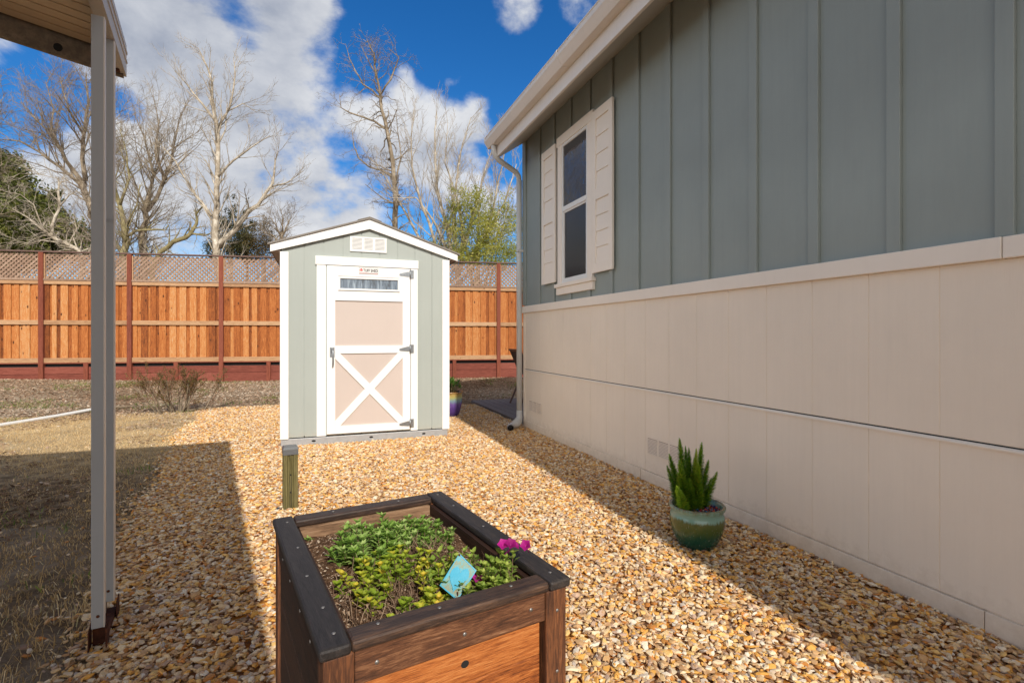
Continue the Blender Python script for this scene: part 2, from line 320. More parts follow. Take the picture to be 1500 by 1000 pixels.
M['screw']=m_plain('screw_head',(.30,.29,.28),.45,.7)
M['liner']=m_plain('grey_liner',(.25,.26,.28),.6)

# ------------------------------------------------------------ camera (1.2 m eye height, level, 18 mm)
F=747.; TH=math.atan(279/747); CT,ST=math.cos(TH),math.sin(TH); EH=1.2
cam=bpy.data.cameras.new('camera'); co=bpy.data.objects.new('camera',cam); COL.objects.link(co)
cam.sensor_width=36; cam.lens=36*F/1500; cam.shift_y=-8/1500; cam.clip_end=2000; cam.clip_start=.05
co.location=(0,0,EH); co.rotation_euler=(R(90),0,-TH); sc.camera=co
def at(u,v,z):    # a surveyed point: bearing and height read off the photo, at distance z
    xc=(u-750)/F*z; return Vector((xc*CT+z*ST,-xc*ST+z*CT,EH+(492-v)/F*z))

# ------------------------------------------------------------ terrain
FO=np.array((-3.298,13.935)); FA=math.atan2(-.1818,.9833); FD=np.array((math.cos(FA),math.sin(FA)))
def gz(x,y):
    x=np.asarray(x,float);y=np.asarray(y,float)
    d=(y-(FO[1]+(x-FO[0])*math.tan(FA)))      # distance before (neg) the fence
    k=np.clip((d+4.6)/4.4,0,1); k=k*k*(3-2*k)
    lf=np.clip((-2-x)/4.5,0,1)
    return k*(.12+.12*lf)+.0*x
def gxl(y): # left edge of the gravel
    return np.interp(y,[-5,2.2,2.8,3.6,5.07,7.04,8.2,9.6],[-.80,-.80,-.90,-1.08,-1.25,-1.53,-1.62,-1.8])
def vnoise(x,y,s,seed):
    r=np.random.default_rng(seed).random((64,64)); x=np.asarray(x)*s;y=np.asarray(y)*s
    xi=np.floor(x).astype(int);yi=np.floor(y).astype(int);fx=x-xi;fy=y-yi;fx=fx*fx*(3-2*fx);fy=fy*fy*(3-2*fy)
    g=lambda a,b:r[a%64,b%64]
    return (g(xi,yi)*(1-fx)+g(xi+1,yi)*fx)*(1-fy)+(g(xi,yi+1)*(1-fx)+g(xi+1,yi+1)*fx)*fy
xs=np.concatenate([[-900,-300,-80,-30],np.arange(-16,12.01,.4),[30,80,300,900]])
ys=np.concatenate([[-300,-60,-20],np.arange(-8,20.01,.4),[30,60,150,400,1200]])
XX,YY=np.meshgrid(xs,ys); ZZ=gz(XX,YY)
V=np.stack([XX.ravel(),YY.ravel(),ZZ.ravel()],1); nx=len(xs); ii=np.arange(len(xs)-1)
Fq=np.array([[j*nx+i,j*nx+i+1,(j+1)*nx+i+1,(j+1)*nx+i] for j in range(len(ys)-1) for i in ii])
tag(npmesh('ground',V,Fq,np.zeros(len(V)),M['earth'],True),'bare brown earth of the yard reaching to the horizon',kind='structure')

# gravel bed sheet
ysb=np.linspace(-4,9.5,46); vb=[];fb=[]
for j,y in enumerate(ysb):
    xl=float(gxl(y))+.05*math.sin(y*7)+.03*math.sin(y*17)
    xr=2.62 if y<6.2 else (2.5 if y<8.4 else 2.3)
    for k in range(7):
        x=xl+(xr-xl)*k/6; vb.append((x,y,float(gz(x,y))+.004))
for j in range(len(ysb)-1):
    for k in range(6): fb.append((j*7+k,j*7+k+1,j*7+8+k,j*7+7+k))
mb=MB(); mb.add(vb,fb,0.,True); tag(mb.build('gravel_bed',M['gravel_bed'],loc=(0,0,0)),'sandy bed under the golden gravel',kind='structure')

# thatch of the dormant lawn
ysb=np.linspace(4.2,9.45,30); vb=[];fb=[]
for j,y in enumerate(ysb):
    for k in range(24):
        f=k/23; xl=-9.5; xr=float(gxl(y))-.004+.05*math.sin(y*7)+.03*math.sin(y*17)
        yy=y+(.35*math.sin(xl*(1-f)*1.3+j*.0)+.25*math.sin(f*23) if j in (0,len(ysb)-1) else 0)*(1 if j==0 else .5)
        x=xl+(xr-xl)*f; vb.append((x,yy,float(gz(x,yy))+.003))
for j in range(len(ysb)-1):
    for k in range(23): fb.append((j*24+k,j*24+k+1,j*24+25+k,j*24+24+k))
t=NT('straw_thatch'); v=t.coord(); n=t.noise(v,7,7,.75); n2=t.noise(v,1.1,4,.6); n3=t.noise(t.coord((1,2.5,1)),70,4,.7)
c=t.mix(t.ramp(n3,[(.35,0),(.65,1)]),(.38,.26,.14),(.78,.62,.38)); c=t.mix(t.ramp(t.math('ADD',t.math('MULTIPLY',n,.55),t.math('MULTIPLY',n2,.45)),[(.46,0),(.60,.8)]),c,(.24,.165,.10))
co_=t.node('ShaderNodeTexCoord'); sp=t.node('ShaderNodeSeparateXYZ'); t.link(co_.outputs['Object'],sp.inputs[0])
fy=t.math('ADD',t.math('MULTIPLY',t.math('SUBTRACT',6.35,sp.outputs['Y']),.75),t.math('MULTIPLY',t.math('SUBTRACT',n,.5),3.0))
shade_soilc=t.ramp(t.noise(v,9,7,.75),[(.32,(.07,.047,.028)),(.5,(.20,.14,.085)),(.68,(.38,.29,.195))])
c=t.mix(t.ramp(fy,[(0,0),(1,1)]),c,shade_soilc)  # soil tone takes over at the carport shadow's edge: shade put into colour
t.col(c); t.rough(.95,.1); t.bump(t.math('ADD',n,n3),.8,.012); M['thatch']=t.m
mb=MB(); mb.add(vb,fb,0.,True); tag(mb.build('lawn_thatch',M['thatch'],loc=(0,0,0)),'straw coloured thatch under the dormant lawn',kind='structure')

def stones(N,x,y,z,size,rndv):
    """N angular chips: jittered icosahedra"""
    p=(1+5**.5)/2
    I=np.array([(-1,p,0),(1,p,0),(-1,-p,0),(1,-p,0),(0,-1,p),(0,1,p),(0,-1,-p),(0,1,-p),(p,0,-1),(p,0,1),(-p,0,-1),(-p,0,1)])/1.9
    Fi=np.array([(0,11,5),(0,5,1),(0,1,7),(0,7,10),(0,10,11),(1,5,9),(5,11,4),(11,10,2),(10,7,6),(7,1,8),(3,9,4),(3,4,2),(3,2,6),(3,6,8),(3,8,9),(4,9,5),(2,4,11),(6,2,10),(8,6,7),(9,8,1)])
    P=I[None]*(1+rng.uniform(-.38,.30,(N,12,1)))+rng.uniform(-.12,.12,(N,12,3))
    S=np.stack([rng.uniform(.85,1.5,N),rng.uniform(.55,1.0,N),rng.uniform(.22,.55,N)],1)*size[:,None]
    P=P*S[:,None,:]
    ax=rng.normal(0,.55,N);a=np.cos(ax);b=np.sin(ax)
    yy=P[:,:,1]*a[:,None]-P[:,:,2]*b[:,None];zz=P[:,:,1]*b[:,None]+P[:,:,2]*a[:,None];P[:,:,1]=yy;P[:,:,2]=zz
    az=rng.uniform(0,2*PI,N);a=np.cos(az);b=np.sin(az)
    xx=P[:,:,0]*a[:,None]-P[:,:,1]*b[:,None];yy=P[:,:,0]*b[:,None]+P[:,:,1]*a[:,None];P[:,:,0]=xx;P[:,:,1]=yy
    P+=np.stack([x,y,z],1)[:,None,:]
    Fa=(Fi[None]+12*np.arange(N)[:,None,None]).reshape(-1,3)
    return P.reshape(-1,3),Fa,np.repeat(rndv,12)
def scatter(N,x0,x1,y0,y1,ybias=1.):
    u=rng.random(N)**ybias
    return rng.uniform(x0,x1,N),y0+(y1-y0)*u
x,y=scatter(175000,-2.1,2.62,.5,9.6,1.15)
edge=gxl(y)+.10*(vnoise(x,y,2.5,3)-.5)
keep=(x>edge-np.abs(rng.normal(0,.07,len(x))))
keep&=~((x>-.36)&(x<1.40)&(y>6.08)&(y<8.6)); keep&=~((x>2.50)&(y>6.2)); keep&=~((x>.0)&(x<.42)&(y>1.1)&(y<1.75))
keep&=~((x>2.3)&(y>8.5+.3*vnoise(x,y,3,9)))&(y<9.35+.35*vnoise(x,y,2.2,5)+.1*rng.normal(0,1,len(x)))
keep&=~((x<-.8)&(y<2.2)&(x<-.78-.3*vnoise(x,y,4,8)))
x=x[keep];y=y[keep];N=len(x)
size=rng.uniform(.0075,.0155,N)*np.where(rng.random(N)<.1,1.3,1)
z=gz(x,y)+rng.uniform(.002,.014,N)+.012*vnoise(x,y,2.2,21)
Vg,Fg,rg=stones(N,x,y,z,size,rng.random(N))
tag(npmesh('gravel',Vg,Fg,rg,M['gravel']),'golden and cream crushed stone covering the path between the shed, the planter and the house','gravel',kind='stuff')
# stray stones on the lawn
x,y=scatter(5200,-2.6,-.80,1.1,3.0); k=(x<gxl(y)+.02)&(rng.random(len(x))<vnoise(x,y,2.0,91)*1.3-.2); x=x[k];y=y[k]
V1,F1,r1=stones(len(x),x,y,gz(x,y)+.003,rng.uniform(.004,.011,len(x)),np.where(rng.random(len(x))<.8,.95,.66))
tag(npmesh('dark_grit',V1,F1,r1,M['gravel']),'dark grit and small stones in the lower left corner of the lawn','grit',kind='stuff')
x,y=scatter(2600,-5,-.8,1.4,9.6); k=(x<gxl(y))&(rng.random(len(x))<np.exp((x-gxl(y))*1.6)+.05); x=x[k];y=y[k]
V1,F1,r1=stones(len(x),x,y,gz(x,y)+.004,rng.uniform(.006,.018,len(x)),rng.uniform(.6,1,len(x)))
tag(npmesh('stray_gravel',V1,F1,r1,M['gravel']),'stray stones strewn over the dry lawn','gravel',kind='stuff')

def blades(x,y,z,L,w,rndv,lean=.8):
    N=len(x); az=rng.uniform(0,2*PI,N); ln=rng.uniform(.1,lean,N)*L; a2=rng.uniform(0,2*PI,N)
    b=np.stack([x,y,z],1); sd=np.stack([np.cos(az),np.sin(az),0*az],1)*w[:,None]/2
    m=b+np.stack([np.cos(a2)*ln*.35,np.sin(a2)*ln*.35,L*.6],1); t=b+np.stack([np.cos(a2)*ln,np.sin(a2)*ln,L*rng.uniform(.55,1,N)],1)
    V=np.stack([b-sd,b+sd,m+sd*.7,m-sd*.7,t],1).reshape(-1,3)
    k=5*np.arange(N)[:,None]
    F=np.concatenate([k+np.array([[0,1,2]]),k+np.array([[0,2,3]]),k+np.array([[3,2,4]])]); return V,F,np.repeat(rndv,5)
# dry lawn
x,y=scatter(430000,-9,-.75,.9,9.9,1.35)
pt=.6*vnoise(x,y,1.1,31)+.4*vnoise(x,y,3.3,32)
near=np.clip((3.9-y)/2.2,0,1)
k=(x<gxl(y)+.12*(vnoise(x,y,3,4)-.3))&(rng.random(len(x))<np.clip(2.2*(pt-.15),.06,1)*(1-.45*near)*(.55+.9*np.clip((y-5)/3,0,1)))&(y<9.3+.5*vnoise(x,y,1.5,77))
x=x[k];y=y[k];pt=pt[k];near=near[k];N=len(x)
L=rng.uniform(.010,.034,N)*(1+.9*near)*np.where(rng.random(N)<.03,1.9,1)
rv=np.clip(rng.normal(.52,.17,N)+.45*(pt-.5)-.34*near-.20*np.clip((6.4-y)/1.5,0,1),0,.92); gr=rng.random(N)<(.03+.16*near); rv[gr]=1.  # nearer blades toned darker to carry the carport's shade
V1,F1,r1=blades(x,y,gz(x,y),L,rng.uniform(.0025,.005,N),rv,1.5)
tag(npmesh('dry_grass',V1,F1,r1,M['grass_dry']),'straw coloured dormant lawn left of the gravel','grass',kind='stuff')
# litter of flat bark and leaf chips: sparse on the lawn, dense before the fence
def chips(x,y,z,s,rv):
    N=len(x);az=rng.uniform(0,2*PI,N);a=np.stack([np.cos(az),np.sin(az),rng.normal(0,.22,N)],1)*s[:,None];w=rng.uniform(.25,.6,N)
    b=np.stack([-np.sin(az),np.cos(az),rng.normal(0,.3,N)],1)*(s*w)[:,None];c=np.stack([x,y,z],1);up=np.array([[0,0,1]])*(s*.18)[:,None]
    V=np.stack([c-a,c-b*.9,c+a,c+b,c+up],1).reshape(-1,3);k=5*np.arange(N)[:,None]
    F=np.concatenate([k+np.array([q]) for q in ([0,1,4],[1,2,4],[2,3,4],[3,0,4])]);return V,F,np.repeat(rv,5)
x1,y1=scatter(90000,-10,6.5,8.9,15.2); x2,y2=scatter(30000,-8,-.9,.8,9.4)
k2=(x2<gxl(y2))&(vnoise(x2,y2,2,55)+.5*np.clip((4.2-y2)/2,0,1)>.42); x=np.concatenate([x1,x2[k2]]);y=np.concatenate([y1,y2[k2]])
k=~((x>-.4)&(x<1.42)&(y<8.6)&(y>6))&~((x>-1.7)&(x<2.3)&(y<9.3)); x=x[k];y=y[k]
k=~((x>2.45)&(x<7)&(y<8.9)&(y>6)); x=x[k];y=y[k]; N=len(x)
dk=vnoise(x,y,.9,61); rv=np.clip(rng.normal(.45,.22,N)+.5*(dk-.5)-np.where(y<6,.25,0),0,1)  # nearer chips darker: black mulch, with carport shade put into the tone
V1,F1,r1=chips(x,y,gz(x,y)+rng.uniform(.002,.018,N),rng.uniform(.010,.030,N),rv)
tag(npmesh('mulch',V1,F1,r1,M['mulch']),'brown bark chips and leaf litter on the bed before the fence','mulch',kind='stuff')
x,y=scatter(52000,-9.5,4.5,9.0,14.0); pt=vnoise(x,y,1.5,71)*.6+vnoise(x,y,4.7,72)*.4
k=(rng.random(len(x))<np.clip((pt-.60)*5,0,1)); x=x[k];y=y[k]
x2,y2=scatter(9000,-7,-.85,1.2,5.5);p2=vnoise(x2,y2,2.6,73); k=(p2>.66)&(x2<gxl(y2)-.05); x=np.concatenate([x,x2[k]]);y=np.concatenate([y,y2[k]]);N=len(x)
V1,F1,r1=blades(x,y,gz(x,y),rng.uniform(.02,.07,N),rng.uniform(.003,.008,N),rng.random(N),1.3)
tag(npmesh('green_weeds',V1,F1,r1,M['grass_green']),'scattered green weeds sprouting through mulch and dead lawn','weeds',kind='stuff')
# longer straw tufts by the carport post
for i,(tx,ty,nn,hh) in enumerate([(-1.05,2.10,90,.15),(-.93,2.72,60,.13),(-1.35,1.85,110,.17)]):
    x=tx+rng.normal(0,.05,nn);y=ty+rng.normal(0,.05,nn)
    V1,F1,r1=blades(x,y,gz(x,y),rng.uniform(.5,1.1,nn)*hh,rng.uniform(.002,.004,nn),np.where(rng.random(nn)<.3,1.,rng.uniform(.35,.8,nn)),1.1)
    o=npmesh('grass_tuft',V1,F1,r1,M['grass_dry'])
    tag(o,['wispy straw tuft at the foot of the front carport channel','small straw tuft right behind the rear carport channel','broad straw and green grass tuft in the bottom left corner of the lawn'][i],'grass tuft','straw tufts by the carport post')

# ------------------------------------------------------------ house
HX=2.5; Y0,Y1=-6.0,6.23
H=thing('house','long sage green house with cream skirting filling the right side','house',(HX,6.23,0))
def hb(mb,name,mat,parent=None,bevel=0):     # world -> house local
    mb.v=[(a-HX,b-6.23,c) for a,b,c in mb.v]; return mb.build(name,mat,parent or H,bevel)
mb=MB()
mb.box(HX,HX+.12,Y0,Y1,1.5,3.80); mb.box(HX+.12,7.0,Y1-.12,Y1,1.5,3.80); mb.box(HX+.12,7.0,Y0,Y0+.12,1.5,3.80); mb.box(6.88,7.0,Y0+.12,Y1-.12,1.5,3.8)
mb.prism([(HX,3.80),(7.0,3.80),(4.75,4.62)],Y1-.11,Y1-.01)
hb(mb,'wall',M['sage'])
mb=MB()
k=0; yb=1.155
ys_b=[1.155+.4115*i for i in range(-17,13)]
for yb in ys_b:
    if yb+.065<Y1-.1 and yb>Y0:
        if 4.35<yb<5.18: mb.box(HX-.019,HX-.0005,yb,yb+.062,1.586,1.6545); mb.box(HX-.019,HX-.0005,yb,yb+.062,3.4055,3.755)
        else: mb.box(HX-.019,HX-.0005,yb,yb+.062,1.586,3.735+.02)
mb.box(HX-.022,HX+.0,Y1-.09,Y1+.02,1.60,3.74)
hb(mb,'batten',M['sage'],bevel=.003)
mb=MB() # skirting with shallow grooves
g=[-5.6+.305*i for i in range(39)]; g=[q for q in g if q<6.1]
lo=Y0
for q in g+[Y1]:
    mb.box(HX-.0025,HX+.1,lo+.0018,q-.0018,.775,1.50); lo=q
mb.box(HX,HX+.099,Y0,Y1,.10,1.50); lo=Y0
for q in g+[Y1]:
    mb.box(HX-.0030,HX+.098,lo+.0016,q-.0016,.105,.757); lo=q
hb(mb,'skirting',M['cream'],bevel=.002)
mb=MB(); mb.prism([(HX-.003,.753),(HX-.013,.751),(HX-.013,.758),(HX-.003,.7655)],Y0,Y1+.004); hb(mb,'flashing',M['cream_trim'])
mb=MB(); mb.box(HX-.0012,HX+.0,Y0,Y1,.766,.7715); hb(mb,'seam_gap',M['dark'])
mb=MB(); mb.box(HX-.030,HX+.02,1.19,Y1+.03,1.500,1.586); mb.box(HX-.029,HX+.02,Y0,1.187,1.500,1.585); hb(mb,'band_trim',M['cream_trim'],bevel=.004)
mb=MB(); mb.box(HX-.014,HX+.04,Y0,1.25,-.05,.100); mb.box(HX-.012,HX+.04,1.253,3.60,-.05,.098); mb.box(HX-.015,HX+.04,3.603,Y1,-.05,.101); hb(mb,'base_board',M['cream'],bevel=.003)
mb=MB(); mb.box(HX-.012,HX+.10,Y1-.04,Y1+.012,.1,1.498); hb(mb,'corner_board',M['cream'],bevel=.003)
# roof, eave
mb=MB(); GE=1.99
mb.hexa([(GE+.02,Y0-.2,3.73),(4.75,Y0-.2,4.63),(4.75,Y1+.02,4.63),(GE+.02,Y1+.02,3.73),(GE+.02,Y0-.2,3.775),(4.75,Y0-.2,4.675),(4.75,Y1+.02,4.675),(GE+.02,Y1+.02,3.775)])
mb.hexa([(4.7505,Y0-.2,4.63),(7.5,Y0-.2,3.73),(7.5,Y1+.02,3.73),(4.7505,Y1+.02,4.63),(4.7505,Y0-.2,4.675),(7.5,Y0-.2,3.775),(7.5,Y1+.02,3.775),(4.7505,Y1+.02,4.675)])
hb(mb,'roof',M['shingle'])
mb=MB(); mb.box(2.09,2.115,Y0-.2,Y1+.0,3.475,3.725); hb(mb,'fascia',M['gutter'],bevel=.002)
mb=MB(); mb.hexa([(2.116,Y0,3.482),(HX,Y0,3.742),(HX,Y1-.003,3.742),(2.116,Y1-.003,3.482),(2.116,Y0,3.50),(HX,Y0,3.76),(HX,Y1-.003,3.76),(2.116,Y1-.003,3.50)]); hb(mb,'soffit',M['soffit'])
mb=MB()
mb.prism([(2.117,3.49),(2.52,3.765),(2.52,3.86),(2.117,3.728)],Y1-.002,Y1+.018); hb(mb,'rake_board',M['cream_trim'])
# K-style gutter (front edge GX)
GX=1.965
prof=[(2.0895,3.615),(2.015,3.615),(1.998,3.640),(1.982,3.668),(1.968,3.690),(1.966,3.722),(1.972,3.728),(1.975,3.735),(1.966,3.742),(1.9665,3.747),(1.980,3.747),(1.981,3.722),(1.984,3.692),(2.0,3.665),(2.020,3.625),(2.0875,3.625),(2.0875,3.727),(2.0895,3.727)]
mb=MB(); mb.prism(prof,Y0-.2,Y1+.055)
gut=hb(mb,'gutter',M['gutter'])
mb=MB(); mb.prism([(2.0895,3.613),(2.013,3.613),(1.980,3.666),(1.9645,3.69),(1.9645,3.747),(2.0895,3.747)],Y1+.0555,Y1+.058)
hb(mb,'gutter_end_cap',M['gutter'])
prof2=[(a-.002 if a<2.08 else a,b-.002) for a,b in prof[:6]]+[(1.9635,3.7485),(1.9645,3.7485)]+[(a-.0005,b) for a,b in prof[5::-1]]
mb=MB(); mb.prism([(2.0893,3.612),(2.0135,3.612),(1.996,3.638),(1.980,3.667),(1.9655,3.690),(1.963,3.7485),(1.9655,3.7485),(1.968,3.690),(1.982,3.668),(1.998,3.640),(2.015,3.6145),(2.0893,3.6145)],4.12,4.16); hb(mb,'gutter_joint',M['gutter'])
# downspout
def rbx(mb,pts,w,d): # rectangular pipe
    for i in range(len(pts)-1): pass
mb=MB(); ds=[(2.05,6.15,3.62),(2.05,6.15,3.545),(2.075,6.155,3.49),(2.12,6.17,3.45),(2.30,6.215,3.375),(2.385,6.235,3.34),(2.425,6.245,3.29),(2.435,6.25,3.22)]
mb.tube(ds,[.034]*len(ds),12)
mb.tube([(2.435,6.25,3.24),(2.437,6.25,.20)],.037,12)
mb.tube([(2.437,6.25,.22),(2.433,6.235,.14),(2.405,6.19,.085),(2.37,6.14,.066),(2.345,6.12,.064)],[.038,.040,.042,.041,.040],12)
mb.tube([(2.350,6.12,.064),(2.29,6.10,.060),(2.235,6.045,.052),(2.222,6.00,.047)],[.043,.044,.044,.043],14,cap=False)
for k in range(6):
    a=k/5; mb.tube([(2.42-.12*a,6.215-.11*a,.115-.05*a),(2.415-.12*a,6.209-.11*a,.112-.05*a)],.0435,12)
dsp=hb(mb,'downspout',M['downspout'])
mb=MB(); mb.tube([(2.2235,6.003,.0475),(2.2225,6.0005,.0470)],.038,14)
mb.v=[(a-HX,b-6.23,c) for a,b,c in mb.v]; mb.build('outlet_opening',M['dark'],dsp)
mb=MB(); mb.box(2.395,2.50,6.205,6.235,2.30,2.325); mb.v=[(a-HX,b-6.23,c) for a,b,c in mb.v]; mb.build('strap',M['downspout'],dsp)
# window: glass y 4.495..5.061, z 1.83..3.31
fr=MB(); Wy0,Wy1=4.43,5.13
fr.box(HX-.030,HX-.0,4.385,4.485,1.775,3.375); fr.box(HX-.030,HX-.0,5.070,5.165,1.775,3.375); fr.box(HX-.034,HX-.0,4.37,5.18,3.305,3.405)
win=hb(fr,'window',M['cream_trim'],bevel=.003)
def hs(mb,name,mat,bevel=0):
    mb.v=[(a-HX,b-6.23,c) for a,b,c in mb.v]; return mb.build(name,mat,win,bevel)
s=MB()
s.box(HX-.024,HX-.001,4.4855,4.515,1.775,3.3045);s.box(HX-.024,HX-.001,5.040,5.0695,1.775,3.3045);s.box(HX-.0245,HX-.001,4.5152,5.0398,3.272,3.3045);s.box(HX-.0245,HX-.001,4.5152,5.0398,1.775,1.812)
s.box(HX-.0275,HX-.001,4.5152,5.0398,2.560,2.610)
hs(s,'sash',M['white2'],.002)
s=MB(); s.box(HX-.013,HX-.0012,4.5152,5.0398,2.6102,3.2718); hs(s,'upper_pane',M['glass'])
s=MB(); s.box(HX-.006,HX-.0012,4.5152,5.0398,1.8122,2.5598); hs(s,'lower_pane',M['glass_low'])
s=MB()
s.box(HX-.016,HX-.0065,4.5154,4.533,1.8124,2.5596); s.box(HX-.016,HX-.0065,5.022,5.0396,1.8124,2.5596); s.box(HX-.0162,HX-.0065,4.5331,5.0219,1.8124,1.828); s.box(HX-.0162,HX-.0065,4.5331,5.0219,2.540,2.5596)
hs(s,'screen_frame',M['white2'])
s=MB(); s.box(HX-.055,HX-.0,4.355,5.20,1.735,1.7748); s.box(HX-.036,HX-.0,4.37,5.185,1.655,1.7348); hs(s,'sill',M['cream_trim'],.004)
def shutter(y0,y1,lab):
    z0,z1=1.805,3.36; m=MB()
    m.box(HX-.030,HX-.020,y0+.003,y1-.003,z0+.003,z1-.003)
    st=.062
    m.box(HX-.046,HX-.0302,y0,y0+st,z0,z1);m.box(HX-.046,HX-.0302,y1-st,y1,z0,z1)
    for a,b in ((z0,z0+.09),(z1-.09,z1),(2.50,2.60)): m.box(HX-.0455,HX-.0302,y0+st+.0005,y1-st-.0005,a,b)
    n=4
    for a,b in ((z0+.0905,2.4995),(2.6005,z1-.0905)):
        for i in range(n): 
            za=a+(b-a)*i/n; zb=a+(b-a)*(i+1)/n-.006
            m.hexa([(HX-.0395,y0+st+.001,za),(HX-.0395,y1-st-.001,za),(HX-.0302,y1-st-.001,za),(HX-.0302,y0+st+.001,za),(HX-.033,y0+st+.001,zb),(HX-.033,y1-st-.001,zb),(HX-.0302,y1-st-.001,zb),(HX-.0302,y0+st+.001,zb)])
    o=hb(m,'shutter',M['cream_trim'],bevel=.002); o['label']=lab; return o
shutter(3.995,4.355,'cream shutter on the near side of the window'); shutter(5.20,5.57,'cream shutter on the far side of the window')
def vent(y0,y1,z0,z1,n=11,cols=3):
    m=MB(); x=HX-.006
    m.box(x-.004,x-.0003,y0,y0+.012,z0,z1);m.box(x-.004,x-.0003,y1-.012,y1,z0,z1)
    m.box(x-.0042,x-.0003,y0+.0122,y1-.0122,z0,z0+.012);m.box(x-.0042,x-.0003,y0+.0122,y1-.0122,z1-.012,z1)
    w=(y1-y0-.024)/cols
    for c in range(1,cols): m.box(x-.0041,x-.0003,y0+.012+w*c-.009,y0+.012+w*c+.009,z0+.0122,z1-.0122)
    for i in range(n):
        a=z0+.014+(z1-z0-.028)*i/n; h=(z1-z0-.028)/n
        for c in range(cols):
            ya=y0+.012+w*c+(.0092 if c else .0002);yb=y0+.012+w*(c+1)-(.0092 if c<cols-1 else .0002)
            m.hexa([(x-.006,ya,a),(x-.006,yb,a),(x-.0012,yb,a+h*.2),(x-.0012,ya,a+h*.2),(x-.006,ya,a+h*.30),(x-.006,yb,a+h*.30),(x-.0012,yb,a+h*.62),(x-.0012,ya,a+h*.62)])
    o=hb(m,'foundation_vent',M['cream'])
    b=MB(); b.box(x-.001,x-.0002,y0+.011,y1-.011,z0+.011,z1-.011); b.v=[(p-HX,q-6.23,c) for p,q,c in b.v]; b.build('vent_backing',M['taupe'],o)
    return o
vent(5.66,6.06,.235,.385); vent(3.09,3.52,.235,.385)

# ------------------------------------------------------------ deck and chair behind the house
mb=MB()
for i in range(18): mb.box(2.52+.14*i,2.52+.14*i+.134,6.5,8.85,-.02,.045)
tag(mb.build('patio',M['deck'],bevel=.003),'low grey board patio behind the house corner',kind='structure')
CH=thing('patio_chair','brown patio chair half hidden behind the far house corner','chair',(3.44,8.0,.045),R(0))
mb=MB()  # chair faces +x ; back at -x
for sy in (-.24,.24):
    m=MB(); m.bar((-.40,sy,0),(-.19,sy,.46),.028,.022,(0,1,0)); m.bar((-.19,sy,.46),(-.40,sy,.93),.028,.022,(0,1,0)); m.build('rear_leg',M['chair'],CH,.003)
    m=MB(); m.bar((.26,sy,0),(.22,sy,.64),.028,.022,(0,1,0)); m.build('front_leg',M['chair'],CH,.003)
    m=MB(); m.bar((-.27,sy,.63),(.27,sy,.645),.045,.02); m.build('armrest',M['chair'],CH,.004)
for i in range(5): mb.bar((-.19+.10*i,-.235,.43),(-.19+.10*i,.235,.43),.075,.018)
mb.build('seat',M['chair'],CH,.003)
mb=MB()
for i in range(7): mb.bar((-.215,-.19+.063*i,.50),(-.39,-.19+.063*i,.90),.012,.04,(0,1,0))
mb.bar((-.40,-.24,.92),(-.40,.24,.92),.05,.03); mb.build('backrest',M['chair'],CH,.003)

# ------------------------------------------------------------ shed
SX0,SX1,SY,SZ=-.405,1.425,6.0,.10; SD=2.44
S=thing('garden_shed','sage garden shed with white trim and a blush pink crossbuck door','shed',(.51,6.0,0))
def sh(mb,name,mat,parent=None,bevel=0):
    mb.v=[(a-.51,b-6.0,c) for a,b,c in mb.v]; return mb.build(name,mat,parent or S,bevel)
PK=2.462; EV=2.155; cx=.51
def roofz(x): return PK-(PK-EV)*abs(x-cx)/(cx-SX0)
mb=MB(); gx=[-.174-.2,-.174,.022,.222,.425,.624,.824,1.029,1.229,1.43]
gx=[SX0]+[-.176,.024,.224,.424,.624,.824,1.024,1.224]+[SX1]
mb.prism([(SX0+.01,SZ+.01),(SX1-.01,SZ+.01),(SX1-.01,roofz(SX1)-.03),(cx,PK-.03),(SX0+.01,roofz(SX0)-.03)],SY+.008,SY+.03)
for a,b in zip(gx[:-1],gx[1:]):
    a+=.005;b-=.005
    if a<cx<b: pl=[(a,SZ),(b,SZ),(b,roofz(b)-.02),(cx,PK-.02),(a,roofz(a)-.02)]
    else: pl=[(a,SZ),(b,SZ),(b,roofz(b)-.02),(a,roofz(a)-.02)]
    mb.prism(pl,SY,SY+.0075)
sh(mb,'front_wall',M['shed_sage'])
mb=MB(); mb.box(SX0,SX0+.03,SY+.031,SY+SD-.03,SZ,roofz(SX0)-.03); mb.box(SX1-.03,SX1,SY+.031,SY+SD-.03,SZ,roofz(SX1)-.03); mb.prism([(SX0,SZ),(SX1,SZ),(SX1,roofz(SX1)-.03),(cx,PK-.03),(SX0,roofz(SX0)-.03)],SY+SD-.029,SY+SD); sh(mb,'side_wall',M['shed_sage'])
mb=MB()
for x0,x1,sx in ((SX0-.012,SX0+.072,SX0-.012),(SX1-.076,SX1+.010,SX1)):
    o=MB(); o.box(x0,x1,SY-.018,SY-.0005,SZ-.01,roofz(x0 if x0<0 else x1)-.045)
    if sx<0: o.box(sx,SX0-.0005,SY-.0003,SY+.07,SZ-.01,2.08)
    else: o.box(SX1+.0005,SX1+.010,SY-.0003,SY+.07,SZ-.01,2.08)
    sh(o,'corner_trim',M['white'],bevel=.002)
